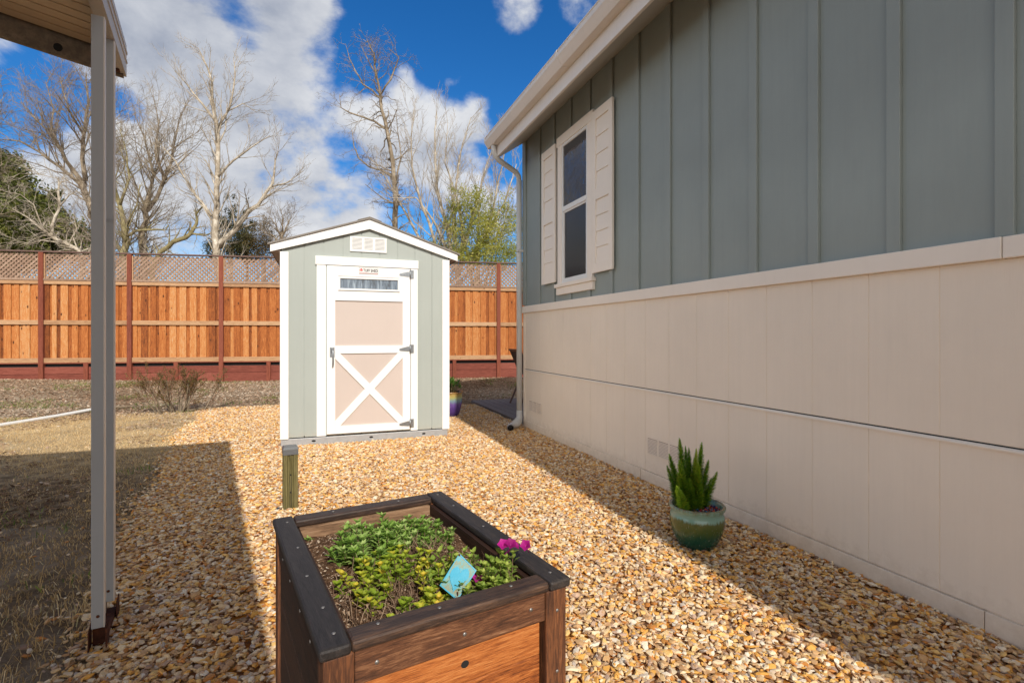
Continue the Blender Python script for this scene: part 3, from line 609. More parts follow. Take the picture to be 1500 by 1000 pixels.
# rake boards
def rake(sg):
    o=MB(); xe=cx+sg*1.02; sl=(PK-EV)/(cx-SX0); h=.105
    zt=lambda x:PK+.055-sl*abs(x-cx)
    p=[(cx,zt(cx)-h*1.04),(xe,zt(xe)-h*.75),(xe,zt(xe)),(cx,zt(cx))]
    if sg<0: p=[(q[0]-.0005,q[1]) for q in p][::-1]
    o.prism(p,SY-.040,SY-.019); sh(o,'rake_trim',M['white'],bevel=.002)
    o=MB(); o.prism([(xe,zt(xe)-.075),(xe+sg*-.004,zt(xe)-.075),(xe+sg*-.004,zt(xe)-.002),(xe,zt(xe)-.002)] if sg>0 else [(xe,zt(xe)-.075),(xe,zt(xe)-.002),(xe+.004,zt(xe)-.002),(xe+.004,zt(xe)-.075)],SY-.0185,SY+SD+.02)
    # eave soffit box
    xi=SX0-.0125 if sg<0 else SX1+.0105
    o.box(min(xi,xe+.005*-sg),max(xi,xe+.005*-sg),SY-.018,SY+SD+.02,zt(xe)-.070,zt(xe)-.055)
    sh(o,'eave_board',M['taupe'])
rake(-1); rake(1)
for sg in (-1,1):
    sl=(PK-EV)/(cx-SX0); z=lambda x,d:PK+.056+d-sl*abs(x-cx); xe=cx+sg*1.045
    o=MB(); a,b=(xe,cx) if sg<0 else (cx,xe)
    o.hexa([(a,SY-.055,z(a,0)),(b,SY-.055,z(b,0)),(b,SY+SD+.04,z(b,0)),(a,SY+SD+.04,z(a,0)),(a,SY-.055,z(a,.018)),(b,SY-.055,z(b,.018)),(b,SY+SD+.04,z(b,.018)),(a,SY+SD+.04,z(a,.018))])
    sh(o,'roof',M['shingle'])
o=MB(); o.prism([(cx-.13,PK+.077-.13*sl),(cx,PK+.075),(cx+.13,PK+.077-.13*sl),(cx+.13,PK+.083-.13*sl),(cx,PK+.082),(cx-.13,PK+.083-.13*sl)],SY-.058,SY+SD+.045); sh(o,'ridge_cap',M['shingle'])
# skid base
o=MB(); o.box(SX0-.005,SX1-.01,SY-.004,SY+.045,-.02,SZ-.012); o.box(SX0,SX0+.04,SY+.046,SY+SD,-.02,SZ-.012); o.box(SX1-.05,SX1-.012,SY+.046,SY+SD,-.02,SZ-.012); base=sh(o,'base_frame',M['galv'],bevel=.003)
for x in (-.08,.53,1.13):
    o=MB(); o.ball((x,SY-.0045,.052),.016,10,6,(1.4,.15,.7)); sh(o,'vent_hole',M['dark'],base)
# gable vent
o=MB(); vx0,vx1,vz0,vz1=.300,.700,2.150,2.318; y=SY-.014
o.box(vx0,vx0+.022,y,SY-.0005,vz0,vz1);o.box(vx1-.022,vx1,y,SY-.0005,vz0,vz1);o.box(vx0+.0222,vx1-.0222,y,SY-.0005,vz0,vz0+.018);o.box(vx0+.0222,vx1-.0222,y,SY-.0005,vz1-.018,vz1)
w=(vx1-vx0-.044)/3
for c in (1,2): o.box(vx0+.022+w*c-.013,vx0+.022+w*c+.013,y+.001,SY-.0005,vz0+.0182,vz1-.0182)
for i in range(9):
    h=(vz1-vz0-.036)/9; z=vz0+.018+h*i
    for c in range(3):
        a=vx0+.022+w*c+(.0132 if c else .0002);b=vx0+.022+w*(c+1)-(.0132 if c<2 else .0002)
        o.hexa([(a,y+.002,z),(b,y+.002,z),(b,y+.010,z+h*.55),(a,y+.010,z+h*.55),(a,y+.002,z+h*.22),(b,y+.002,z+h*.22),(b,y+.010,z+h*.8),(a,y+.010,z+h*.8)])
gv=sh(o,'gable_vent',M['white2'])
o=MB(); o.box(vx0+.02,vx1-.02,SY-.003,SY-.0006,vz0+.016,vz1-.016); sh(o,'vent_backing',M['galv'],gv)
# door frame
o=MB(); o.box(-.063,1.062,SY-.030,SY-.0005,1.985,2.078); sh(o,'door_header',M['white'],bevel=.002)
for a,b in ((-.050,.046),(.975,1.055)):
    o=MB(); o.box(a,b,SY-.022,SY-.0005,SZ,1.9845); sh(o,'door_jamb',M['white'],bevel=.002)
# door
D=MB(); dx0,dx1,dz0,dz1=.054,.968,.118,1.978
D.box(dx0,dx1,SY-.010,SY-.0012,dz0,dz1)
door=sh(D,'door',M['blush'])
o=MB(); yf,yb=SY-.026,SY-.0102; st=.088
def B(a,b,c,d,yy=yf): o.box(a,b,yy,yb,c,d)
B(dx0,dx0+st,dz0,dz1);B(dx1-st,dx1,dz0,dz1)
ia,ib=dx0+st+.0004,dx1-st-.0004
B(ia,ib,1.868,dz1,yf+.0006); B(ia,ib,1.595,1.700,yf+.0006); B(ia,ib,1.005,1.092,yf+.0006); B(ia,ib,dz0,dz0+.085,yf+.0006)
B(ia,.1718,1.7004,1.8676,yf+.0006); B(.8462,ib,1.7004,1.8676,yf+.0006)
zA,zB=dz0+.0855,1.0045
def diag(x0,z0,x1,z1,yy,w=.078):
    d=Vector((x1-x0,0,z1-z0)).normalized(); n=Vector((-d.z,0,d.x))*w/2; hw=w/2
    # parallelogram clipped to the opening's corners
    import itertools
    pts=[]
    # polygon of band intersect rectangle [ia,ib]x[zA,zB]
    poly=[(x0-d.x*.2+n.x,z0-d.z*.2+n.z),(x0-d.x*.2-n.x,z0-d.z*.2-n.z),(x1+d.x*.2-n.x,z1+d.z*.2-n.z),(x1+d.x*.2+n.x,z1+d.z*.2+n.z)]
    def clip(P,f,inter):
        out=[]
        for i in range(len(P)):
            A,Bq=P[i],P[(i+1)%len(P)]
            if f(A): out.append(A)
            if f(A)!=f(Bq): out.append(inter(A,Bq))
        return out
    def cx_(v): return lambda A,Bq:(v,A[1]+(Bq[1]-A[1])*(v-A[0])/(Bq[0]-A[0]))
    def cz_(v): return lambda A,Bq:(A[0]+(Bq[0]-A[0])*(v-A[1])/(Bq[1]-A[1]),v)
    poly=clip(poly,lambda p:p[0]>ia,cx_(ia));poly=clip(poly,lambda p:p[0]<ib,cx_(ib));poly=clip(poly,lambda p:p[1]>zA,cz_(zA));poly=clip(poly,lambda p:p[1]<zB,cz_(zB))
    o.prism(poly,yy,yb)
diag(ia,zB,ib,zA,yf+.0012); 
diag(ia,zA,ib,zB,yf+.0026)
sh(o,'door_rails',M['white'],door)
o=MB(); wx0,wx1,wz0,wz1=.172,.846,1.708,1.862
def fr4(o,x0,x1,z0,z1,t,ya,yb_):
    o.box(x0,x0+t,ya,yb_,z0,z1);o.box(x1-t,x1,ya,yb_,z0,z1);o.box(x0+t+.0002,x1-t-.0002,ya+.0004,yb_,z0,z0+t);o.box(x0+t+.0002,x1-t-.0002,ya+.0004,yb_,z1-t,z1)
fr4(o,wx0,wx1,wz0,wz1,.022,SY-.034,SY-.0103); dw=sh(o,'door_window',M['white2'],door,.002)
# sub parts of the door stay children of the door
o=MB(); o.box(wx0+.0225,wx1-.0225,SY-.019,SY-.0105,wz0+.0225,wz1-.0225); sh(o,'pane',M['shed_glass'],door)
for zc in (1.915,1.050,.185):
    o=MB(); y=SY-.031
    o.prism([(.842,zc-.012),(.845,zc-.019),(.945,zc-.030),(.945,zc+.030),(.845,zc+.005),(.842,zc)],y,y+.0045)
    o.box(.975,1.008,SY-.0285,SY-.0225,zc-.048,zc+.050)
    o.tube([(.966,SY-.034,zc-.048),(.966,SY-.034,zc+.050)],.008,10)
    o.box(.9452,.966,y,y+.0045,zc-.028,zc+.028)
    for px in (.865,.90,.932): o.ball((px,y-.0005,zc-.004),.005,8,4)
    for pz in (-.034,0,.034): o.ball((.992,SY-.029,zc+pz),.005,8,4)
    sh(o,'hinge',M['steel'],door)
o=MB()
o.box(.085,.135,SY-.030,SY-.0262,.965,1.075)
o.tube([(.110,SY-.031,1.050),(.112,SY-.068,1.046),(.118,SY-.078,1.03),(.120,SY-.078,.93),(.118,SY-.066,.89),(.116,SY-.055,.872)],[.010,.010,.009,.009,.010,.008],10)
o.lathe([(.006,0),(.012,.001),(.012,.012),(.004,.014)],14,(.110,SY-.045,1.055))
sh(o,'handle',M['steel'],door)
# sign on the door head
o=MB(); o.box(.392,.606,SY-.0295,SY-.0262,1.898,1.972); sg_=sh(o,'door_sign',M['white2'],door)
o=MB(); fr4(o,.394,.604,1.900,1.970,.003,SY-.0300,SY-.0296); 
sh(o,'sign_border',M['ink'],door)
o=MB(); o.box(.404,.434,SY-.0302,SY-.0297,1.926,1.931); o.prism([(.402,.0),(.436,.0),(.436,.012),(.419,.022),(.402,.012)],0,1) if False else None
o.prism([(.402,1.943),(.436,1.943),(.436,1.947),(.419,1.961),(.402,1.947)],SY-.0302,SY-.0297); o.box(.404,.409,SY-.0302,SY-.0297,1.932,1.942);o.box(.429,.434,SY-.0302,SY-.0297,1.932,1.942);o.box(.415,.423,SY-.0303,SY-.0297,1.9315,1.9415)
o.box(.402,.598,SY-.0302,SY-.0297,1.9065,1.911)
sh(o,'sign_emblem',M['red'],door)
def text(body,size,x,z,y,mat,name,parent,width=None):
    cu=bpy.data.curves.new('lettering','FONT'); cu.body=body; cu.size=size; cu.extrude=.0003; cu.offset=size*.03
    to=bpy.data.objects.new('lettering_source',cu); COL.objects.link(to)
    dg=bpy.context.evaluated_depsgraph_get(); dg.update()
    me=bpy.data.meshes.new_from_object(to.evaluated_get(dg)); bpy.data.objects.remove(to)
    xs_=[v.co.x for v in me.vertices]; k=(width/(max(xs_)-min(xs_))) if width else 1
    for v in me.vertices: v.co=Vector((x+v.co.x*k-.51,y-v.co.z-6.0,z+v.co.y))
    me.materials.clear(); me.materials.append(mat)
    ob=bpy.data.objects.new(name,me); COL.objects.link(ob); ob.parent=parent; return ob
text('TUFF SHED',.046,.441,1.923,SY-.0300,M['ink'],'sign_lettering',door,.158)

# ------------------------------------------------------------ fence
FN=thing('fence','tall cedar board fence with lattice top along the back of the yard','fence',(float(FO[0]),float(FO[1]),0),FA)
posts=[-10.2,-8.3,-6.4,-4.5,-2.617,-.843,1.10,3.2,5.45,7.73,9.8,11.8]
def fz(s): return float(gz(FO[0]+s*FD[0],FO[1]+s*FD[1]-.15))
PW=.095
for s in posts:
    o=MB(); o.box(s-PW/2,s+PW/2,-.060,.035,fz(s)-.05,3.075); o.build('post',M['fence_red'],FN,.004)
for a,b in zip(posts[:-1],posts[1:]):
    a_,b_=a+PW/2+.0005,b-PW/2-.0005; mid=(a+b)/2; g0=fz(mid)
    o=MB(); x=a_+.001; i=0   # board on board
    while x<b_-.02:
        w=random.choice([.135,.14,.145,.09,.12]); w=min(w,b_-x)
        yy=.024 if i%2 else .002
        if i%2: o.box(x-.012 if x>a_+.02 else x,min(x+w*.55+.012,b_),yy,yy+.017,.63+random.uniform(-.01,.01),2.38); x+=w*.55
        else: o.box(x,x+w,yy,yy+.017,.63+random.uniform(-.01,.01),2.38); x+=w
        i+=1
    o.build('board_panel',M['fence_board'],FN)
    o=MB(); o.box(a_,b_,-.035,.0,2.365,2.445); o.build('rail',M['fence_rail'],FN,.004)
    o=MB(); o.box(a_-.002,b_+.002,-.050,.045,2.4455,2.49); o.build('cap_strip',M['lattice'],FN,.004)
    o=MB(); o.box(a_,b_,-.036,.0,1.455,1.555); o.build('rail',M['fence_rail'],FN,.004)
    o=MB(); o.box(a_,b_,-.036,.0,.600,.705); o.build('rail',M['fence_rail'],FN,.004)
    # lattice
    o=MB(); z0,z1=2.4905,3.045; x0,x1=a_,b_; P=.098; sw=.040
    for dr,yy in ((1,-.008),(-1,.001)):
        c=-(z1-z0) ; k0=x0-(z1-z0)-.1
        n=int((x1-x0+(z1-z0)+.3)/P)
        for k in range(n+2):
            xa=k0+k*P+random.uniform(-.003,.003)      # x at z0 for dr=1
            # segment from (xa,z0) to (xa+h,z1)
            h=z1-z0; s0=0;s1=1
            lo=(x0+.005-xa)/h; hi=(x1-.005-xa)/h
            s0=max(0,lo); s1=min(1,hi)
            if s1-s0<.06: continue
            xA,zA_=xa+h*s0,z0+h*s0; xB,zB_=xa+h*s1,z0+h*s1
            if dr<0: xA,xB=x0+x1-xA,x0+x1-xB
            o.bar((xA,yy,zA_),(xB,yy,zB_),.007,sw,(0,0,1)) if False else None
            d=Vector((xB-xA,0,zB_-zA_)).normalized(); nn=Vector((-d.z,0,d.x))*sw/2
            A=Vector((xA,yy,zA_));Bv=Vector((xB,yy,zB_)); th=Vector((0,.007,0))
            o.hexa([A-nn,A-nn+th,Bv-nn+th,Bv-nn,A+nn,A+nn+th,Bv+nn+th,Bv+nn])
    o.build('lattice_panel',M['lattice'],FN)
    o=MB(); o.box(a_,a_+.02,-.030,-.009,2.4905,3.045); o.build('lattice_stop',M['fence_rail'],FN); o=MB(); o.box(b_-.02,b_,-.030,-.009,2.4905,3.045); o.build('lattice_stop',M['fence_rail'],FN)
    # kick boards
    for j in range(2):
        zt=.500 if j==0 else .500-.165
        o=MB(); o.box(a_,b_,-.010,.028,min(g0-.06,zt-.162) if j else zt-.160,zt); o.build('kick_board',M['fence_kick'],FN,.004)
    o=MB(); o.box(mid-.045,mid+.045,-.055,-.0105,fz(mid)-.05,.598); o.build('kick_post',M['fence_red'],FN,.004)
    o=MB(); o.box(a_,b_,-.004,.03,.5355,.598); 
    o=MB(); o.box(a_,b_,-.045,.0,.575,.5995); o.build('kick_rail',M['fence_red'],FN,.003)
o=MB(); o.box(posts[0],posts[-1],-.065,.055,3.0755,3.105); o.build('cap_rail',M['cap_wood'],FN,.004)
o=MB(); o.box(posts[0],posts[-1],.030,.05,.05,.60); o.build('back_board',M['dark'],FN)  # near-black sheet standing in for the shade in the kick board slot

# ------------------------------------------------------------ carport
CA=math.atan2(.178,.984)
C=thing('carport','neighbouring metal carport roof on a paired channel post at the left edge','carport',(-.877,2.942,0),CA)
SL=.150; WL=8.5; DL=11.0   # extends to local -x (rising) and -y
zt=lambda x,b:b-SL*x
o=MB()
pit=.070; y=-.03; 
# corrugated pans running along x, seen from below
yy=-.06
while yy>-DL:
    o.hexa([(-WL,yy-pit+.011,zt(-WL,2.52)),(-.012,yy-pit+.011,zt(0,2.52)),(-.012,yy,zt(0,2.52)),(-WL,yy,zt(-WL,2.52)),(-WL,yy-pit+.008,zt(-WL,2.545)),(-.012,yy-pit+.008,zt(0,2.545)),(-.012,yy,zt(0,2.545)),(-WL,yy,zt(-WL,2.545))],.5)
    yy-=pit
o.build('ceiling_panel',M['panel'],C)
o=MB(); o.hexa([(-WL,-DL,zt(-WL,2.546)),(-.01,-DL,zt(0,2.546)),(-.01,-.035,zt(0,2.546)),(-WL,-.035,zt(-WL,2.546)),(-WL,-DL,zt(-WL,2.575)),(-.01,-DL,zt(0,2.575)),(-.01,-.035,zt(0,2.575)),(-WL,-.035,zt(-WL,2.575))]); o.build('roof_deck',M['rust'],C)  # deck coloured dark so gaps between the pans read as shadow
o=MB() # side fascia: outer face and lower return lip
o.box(-.009,.0,-DL,.0,2.442,2.592); o.box(-.045,-.0095,-DL,-.034,2.442,2.448); o.box(-.045,-.010,-DL,-.001,2.5755,2.592)
o.box(.0002,.004,-DL,.001,2.548,2.560); o.box(.0002,.004,-DL,.001,2.505,2.512)
fa=o.build('side_fascia',M['fascia'],C)
o=MB(); o.hexa([(-WL,-.030,zt(-WL,2.430)),(-.0095,-.030,zt(0,2.430)),(-.0095,-.003,zt(0,2.430)),(-WL,-.003,zt(-WL,2.430)),(-WL,-.030,zt(-WL,2.590)),(-.0095,-.030,zt(0,2.585)),(-.0095,-.003,zt(0,2.585)),(-WL,-.003,zt(-WL,2.590))]); bm_=o.build('end_beam',M['beam'],C,.002)
o=MB(); o.ball((-.245,-.0305,2.50),.017,10,6,(1,.1,1.1)); o.build('rust_hole',M['dark'],bm_)
# rotted infill in the corner
o=MB()
for i in range(26):
    x=-.012-.035*random.random(); yq=-.035-.2*random.random(); o.box(x-.02,x,yq-.03,yq,2.435+.09*random.random(),2.51+.01*random.random())
o.build('rotted_infill',M['rust'],C)
# purlin above the post
o=MB(); o.box(-.14,-.012,-.72,-.66,2.440,2.519); o.build('side_purlin',M['rust'],C,.002)
PX_=[(-.024,-.575,2.42,.088),(-.0225,-.352,2.455,.088)]
for i,(px,py,pt_,bz) in enumerate(PX_):
    ch=MB(); w=.041; d=.030
    ch.box(px-w/2,px+w/2-.004,py,py+.0025,bz,pt_)                                     # web (faces the yard front)
    ch.box(px-w/2,px-w/2+.0025,py+.0027,py+d,bz,pt_)
    po=ch.build('post_channel',M['carport'],C,.001)
    ch=MB(); ch.box(px+w/2-.0037,px+w/2,py-.0012,py+d,bz,pt_); ch.box(px+w/2-.010,px+w/2-.004,py+d-.002,py+d,bz,pt_)
    ch.build('flange',M['flange'],po)
    ch=MB(); ch.ball((px,py-.001,bz+.045),.006,8,4,(1,.4,1)); ch.build('bolt',M['rust'],po)
o=MB()
x0,x1=-.055,.010
o.box(x0+.005,x1,-.60,-.30,-.02,.012); o.box(x0+.012,x1-.012,-.555,-.552,.0125,.13); 
o.prism([(-.600,.0122),(-.545,.0122),(-.535,.105),(-.600,.088)],x0+.004,x0+.008,'x'); o.prism([(-.600,.0122),(-.535,.0122),(-.545,.10),(-.600,.088)],x1-.008,x1-.004,'x')
o.prism([(-.380,.0122),(-.300,.0122),(-.312,.10),(-.372,.090)],x0+.018,x0+.022,'x'); o.prism([(-.380,.0122),(-.300,.0122),(-.312,.10),(-.372,.09)],x1-.004,x1,'x')
o.box(x0+.022,x1-.008,-.5515,-.31,.030,.046)
o.build('base_bracket',M['rust'],C,.002)
o=MB(); o.tube([(-.035,-.47,.16),(-.030,-.44,.30),(-.034,-.45,.52),(-.030,-.46,.60)],[.004,.006,.006,.004],8); o.build('conduit',M['galv'],C); o=MB(); o.tube([(-.034,-.47,1.62),(-.030,-.46,1.70)],.012,8)
o.box(-.045,-.030,-.535,-.36,1.68,1.69)
o.build('post_spacer',M['galv'],C)

# ------------------------------------------------------------ planter box (rim corners BL BR FR FL)
PB=thing('planter_box','raised wooden planter box with charcoal stained rim and orange front boards','planter',(-.004,1.0,0),CA)
PWd,PLn,PH=.577,.800,.62
# exact plan: local x along the front (right), local y back
rw=.059; rt=.023
o=MB(); o.box(0,rw,0,PLn,PH-rt,PH); o.build('rim_board',M['pl_rim'],PB,.006)
o=MB(); o.box(PWd-rw,PWd,0,PLn,PH-rt,PH); o.build('rim_board',M['pl_rim'],PB,.006)
o=MB(); o.box(rw+.001,PWd-rw-.001,.004,rw,PH-rt-.001,PH-.001); o.build('rim_board',M['pl_rimx'],PB,.006)
o=MB(); o.box(rw+.001,PWd-rw-.001,PLn-rw,PLn-.002,PH-rt-.001,PH-.001); o.build('rim_board',M['pl_rimx'],PB,.006)
pw=.058
for (x,y) in ((.008,.008),(PWd-.008-pw,.008),(.008,PLn-.008-pw),(PWd-.008-pw,PLn-.008-pw)):
    o=MB(); o.box(x,x+pw,y,y+pw,-.01,PH-rt-.0005); o.build('corner_post',M['pl_post'],PB,.004)
xa,xb=.008+pw+.001,PWd-.008-pw-.001
o=MB(); o.box(xa,xb,.012,.035,PH-rt-.070,PH-rt-.0007); o.build('apron',M['pl_apron'],PB,.003)
o=MB(); o.box(xa,xb,PLn-.035,PLn-.012,PH-rt-.070,PH-rt-.0007); o.build('apron',M['pl_apron'],PB,.003)
for k in range(6):
    z1_=PH-rt-.071-k*.080
    o=MB(); o.box(xa,xb-.010,.021,.041,z1_-.0785,z1_); o.build('front_board',M['pl_board'],PB,.002)
    o=MB(); o.box(xa,xb,PLn-.041,PLn-.021,z1_-.0785,z1_); o.build('back_board',M['pl_board'],PB,.002)
o=MB(); o.ball((.305,.0210,.487),.0085,14,6,(1.15,.06,1)); o.build('knot',M['dark'],PB)
for xs0,xs1 in ((.016,.034),(PWd-.034,PWd-.016)):
    o=MB(); o.box(xs0-.006,xs1,.008+pw+.001,PLn-.008-pw-.001,PH-rt-.075,PH-rt-.0009); o.build('side_apron',M['pl_side'],PB,.003)
    for k in range(4):
        z1_=PH-rt-.077-k*.128; o=MB(); o.box(xs0,xs1,.008+pw+.001,PLn-.008-pw-.001,z1_-.126,z1_); o.build('side_board',M['pl_side'],PB,.002)
# inner lining boards
o=MB(); o.box(rw-.006,rw+.012,rw+.0,PLn-rw,PH-.16,PH-rt-.0015); o.box(PWd-rw-.012,PWd-rw+.006,rw,PLn-rw,PH-.16,PH-rt-.0015); o.build('inner_board',M['pl_side'],PB)
o=MB(); o.box(rw+.0125,PWd-rw-.0125,PLn-rw-.010,PLn-rw+.006,PH-.068,PH-rt-.0015); o.build('inner_board',M['pl_inner'],PB,.002)
o=MB(); o.box(rw+.0125,PWd-rw-.0125,PLn-rw-.013,PLn-rw-.0105,PH-.16,PH-.070); o.box(rw+.0125,PWd-rw-.0125,rw-.004,rw+.004,PH-.16,PH-rt-.0015); o.build('liner',M['liner'],PB)
# screws
def scr(a,b,rr):
    o=MB(); o.tube([a,b],rr,10); o.build('screw',M['screw'],PB)
for x,y in [(.036,.05),(.036,.16),(.030,.33),(.036,.52),(.036,.74),(.25,.032),(.12,.040),(.43,.036),(PWd-.030,.045),(PWd-.03,.40),(PWd-.030,.62),(.18,PLn-.03),(.40,PLn-.036),(PWd-.03,PLn-.04)]:
    scr((x,y,PH-.001),(x,y,PH+.0006),.0040)
for x,z in [(.11,PH-.060),(.30,PH-.062),(.47,PH-.056)]: scr((x,.0125,z),(x,.0110,z),.0045)
for z in (PH-.075,PH-.22): scr((PWd-.035,.0085,z),(PWd-.035,.0070,z),.004)
for y in (.16,.30,.47,.62): scr((.0105,y,PH-.065),(.0090,y,PH-.065),.004)
# soil with a slightly mounded surface
n=26; vs=[];fs=[]
for j in range(n):
    for i in range(n):
        x=rw+.012+(PWd-2*rw-.024)*i/(n-1); y=rw+.004+(PLn-2*rw-.015)*j/(n-1)
        vs.append((x,y,PH-.082+.018*float(vnoise(x,y,14,5))+.008*float(vnoise(x,y,50,6))+.012*(y/PLn)))
for j in range(n-1):
    for i in range(n-1): fs.append((j*n+i,j*n+i+1,(j+1)*n+i+1,(j+1)*n+i))
o=MB(); o.add(vs,fs,.5,True); so=o.build('soil',M['soil'],PB)
# bark crumbs on the soil
nn=5200; x=rng.uniform(rw+.014,PWd-rw-.014,nn); y=rng.uniform(rw+.006,PLn-rw-.014,nn); z=PH-.078+.018*vnoise(x,y,14,5)+.012*y/PLn+rng.uniform(0,.004,nn)
V1,F1,r1=chips(x,y,z,rng.uniform(.0018,.006,nn),rng.random(nn)**1.2*.95)
o=npmesh('bark_mulch',V1,F1,r1,M['mulch']); o.parent=PB; o['kind']='stuff'

def inbox(lx,ly,lz): # planter local -> world
    return Vector((-.004+lx*math.cos(CA)-ly*math.sin(CA),1.0+lx*math.sin(CA)+ly*math.cos(CA),lz))
def plant(name,label,cat,cx_,cy_,spread,nst,hgt,leafL,leafW,mat,whorl=3,pairs=6,stemmat='dry',group=None,droop=.25,seed=0,top=True,shape=(1,1)):
    random.seed(seed); root=thing(name,label,cat,inbox(cx_,cy_,PH-.075),CA,group)
    lf=MB(); st=MB()
    for i in range(nst):
        a=random.uniform(0,2*PI); r=spread*math.sqrt(random.random()); bx=r*math.cos(a)*shape[0]; by=r*math.sin(a)*shape[1]
        # keep inside the box
        X=cx_+bx; Y=cy_+by
        if not(rw+.02<X<PWd-rw-.015 and rw+.012<Y<PLn-rw-.02): continue
        h=hgt*random.uniform(.55,1.05)*(1-.35*(r/spread)**2); ln=Vector((math.cos(a)*r/spread*.55+random.gauss(0,.18),math.sin(a)*r/spread*.55+random.gauss(0,.18),1)).normalized()
        p0=Vector((bx,by,0)); tip=p0+ln*h
        pm=p0+ln*h*.5+Vector((random.gauss(0,.006),random.gauss(0,.006),0)); st.tube([p0,pm,tip],[.0016,.0013,.0009],4,cap=False)
        rr=random.random()
        for k in range(pairs):
            f=.30+.70*k/(pairs-1); q=p0.lerp(tip,f); ang=k*1.3+random.random()
            for m in range(whorl):
                an=ang+2*PI*m/whorl; el=.25+.75*(k/(pairs-1))+random.gauss(0,.2)
                d=Vector((math.cos(an),math.sin(an),el)); L=leafL*random.uniform(.6,1.15)*(1.0-.25*abs(f-.6))
                lf.leaf(q,d,L,leafW*random.uniform(.75,1.2),Vector((0,0,1))+d*-.3,min(.98,max(.02,rr*.6+random.random()*.4)),.2,droop*random.random())
        if top:
            for m in range(4):
                an=m*PI/2+rr*3; d=Vector((math.cos(an)*.6,math.sin(an)*.6,1)); lf.leaf(tip,d,leafL*.6,leafW*.7,Vector((0,0,1)),min(1,rr+.2),.2,.1)
    st.build('stem',M[stemmat],root); lf.build('foliage',M[mat],root); return root
plant('sage_plant','grey green sage clump at the back left of the planter','plant',.235,.505,.092,58,.108,.031,.0120,'lf_sage',3,6,seed=1,shape=(1,1.1))
plant('herb_plant','bright green herb clump in the middle of the planter behind the blue plaque','plant',.365,.49,.078,44,.095,.027,.0110,'lf_sage',3,6,seed=2,shape=(1.1,.9))
plant('yellowing_plant','low yellowing herb spreading along the front left of the planter','plant',.245,.265,.155,74,.078,.024,.0170,'lf_mint',2,5,seed=3,droop=.3,shape=(.85,1.0))
plant('leafy_plant','lime green leafy plant right behind the blue plaque','plant',.385,.215,.065,34,.095,.026,.012,'lf_pet',2,6,seed=4)
pet=plant('petunia','petunia with magenta flowers at the right corner of the planter','plant',.470,.120,.050,30,.100,.026,.0115,'lf_pet',2,7,seed=5,droop=.35)
o=MB()
for lx,ly,lz in [(-.004,.015,.128),(.012,.004,.130),(.026,.012,.122),(.050,-.006,.122),(-.070,.03,.055)]:
    c=Vector((lx,ly,lz)); ax=Vector((random.gauss(0,.3)-.1,-.5,.75)).normalized(); e1_=ax.orthogonal().normalized(); e2_=ax.cross(e1_)
    ring=[];m=10
    vs=[c-ax*.016]
    for k in range(m): vs.append(c+(e1_*math.cos(2*PI*k/m)+e2_*math.sin(2*PI*k/m))*.0035-ax*.002)
    for k in range(m):
        rr=.0145*(1.1 if k%2 else .82); vs.append(c+(e1_*math.cos(2*PI*k/m)+e2_*math.sin(2*PI*k/m))*rr+ax*(.003+.002*random.random()))
    fs=[(0,1+(k+1)%m,1+k) for k in range(m)]+[(1+k,1+(k+1)%m,1+m+(k+1)%m,1+m+k) for k in range(m)]
    o=MB(); o.add(vs,fs,random.random(),True); o.tube([c-ax*.0155,c-ax*.045],.0012,4); o.build('flower',M['magenta'],pet)
# dead stems
random.seed(9)
dr=thing('withered_plant','brown tangle of dead stems among the plants in the middle and right of the planter','plant',inbox(.33,.36,PH-.075),CA)
o=MB()
for (dx,dy,sx,sy,n_,h_) in [(.015,.05,.045,.03,160,.085),(.11,-.20,.05,.05,260,.075),(-.10,-.12,.13,.12,560,.055),(-.04,.06,.12,.08,200,.055)]:
    for i in range(n_):
        bx=dx+random.gauss(0,sx*.6); by=dy+random.gauss(0,sy*.6)
        if not(rw+.015<.33+bx<PWd-rw-.015 and rw+.01<.36+by<PLn-rw-.02): continue
        p=Vector((bx,by,0)); pts=[p]; d=Vector((random.gauss(0,.45),random.gauss(0,.45),1)).normalized(); L=h_*random.uniform(.5,1.15)
        for k in range(3): d=(d+Vector((random.gauss(0,.3),random.gauss(0,.3),random.gauss(-.05,.2)))).normalized(); pts.append(pts[-1]+d*L/3)
        o.tube(pts,[.0014,.0012,.0010,.0006],3,random.random(),cap=False)
        if random.random()<.5: o.leaf(pts[2],Vector((random.gauss(0,1),random.gauss(0,1),.1)),.012,.006,Vector((0,0,1)),random.random(),.4,.5)
o.build('stem',M['dry'],dr)
# seedling in the back left corner
plant('seedling','tiny green seedling in the back left corner of the planter','plant',.10,.715,.018,7,.030,.016,.006,'lf_sage',2,4,seed=12)
# blue plaque: square plate stood on its corner, heart in the middle
pc=at(671,844,1.24); 
pq=thing('garden_plaque','turquoise glazed diamond plaque with a heart, standing in the planter','plaque',(pc.x,pc.y,pc.z-.055),0)
cs=[at(673,810,1.265)-pq.location,at(698,835,1.25)-pq.location,at(670,879,1.215)-pq.location,at(644,857,1.230)-pq.location]
nrm=(cs[1]-cs[3]).cross(cs[0]-cs[2]).normalized()
if nrm.y>0: nrm=-nrm
bk=-nrm*.005
o=MB(); o.hexa([cs[3]+bk,cs[2]+bk,cs[1]+bk,cs[0]+bk,cs[3],cs[2],cs[1],cs[0]]); 
pl_=o.build('plate',M['turq_edge'],pq,.0015)
cen=sum(cs,Vector())/4; ux=(cs[1]-cs[3])*.5; uz=(cs[0]-cs[2])*.5
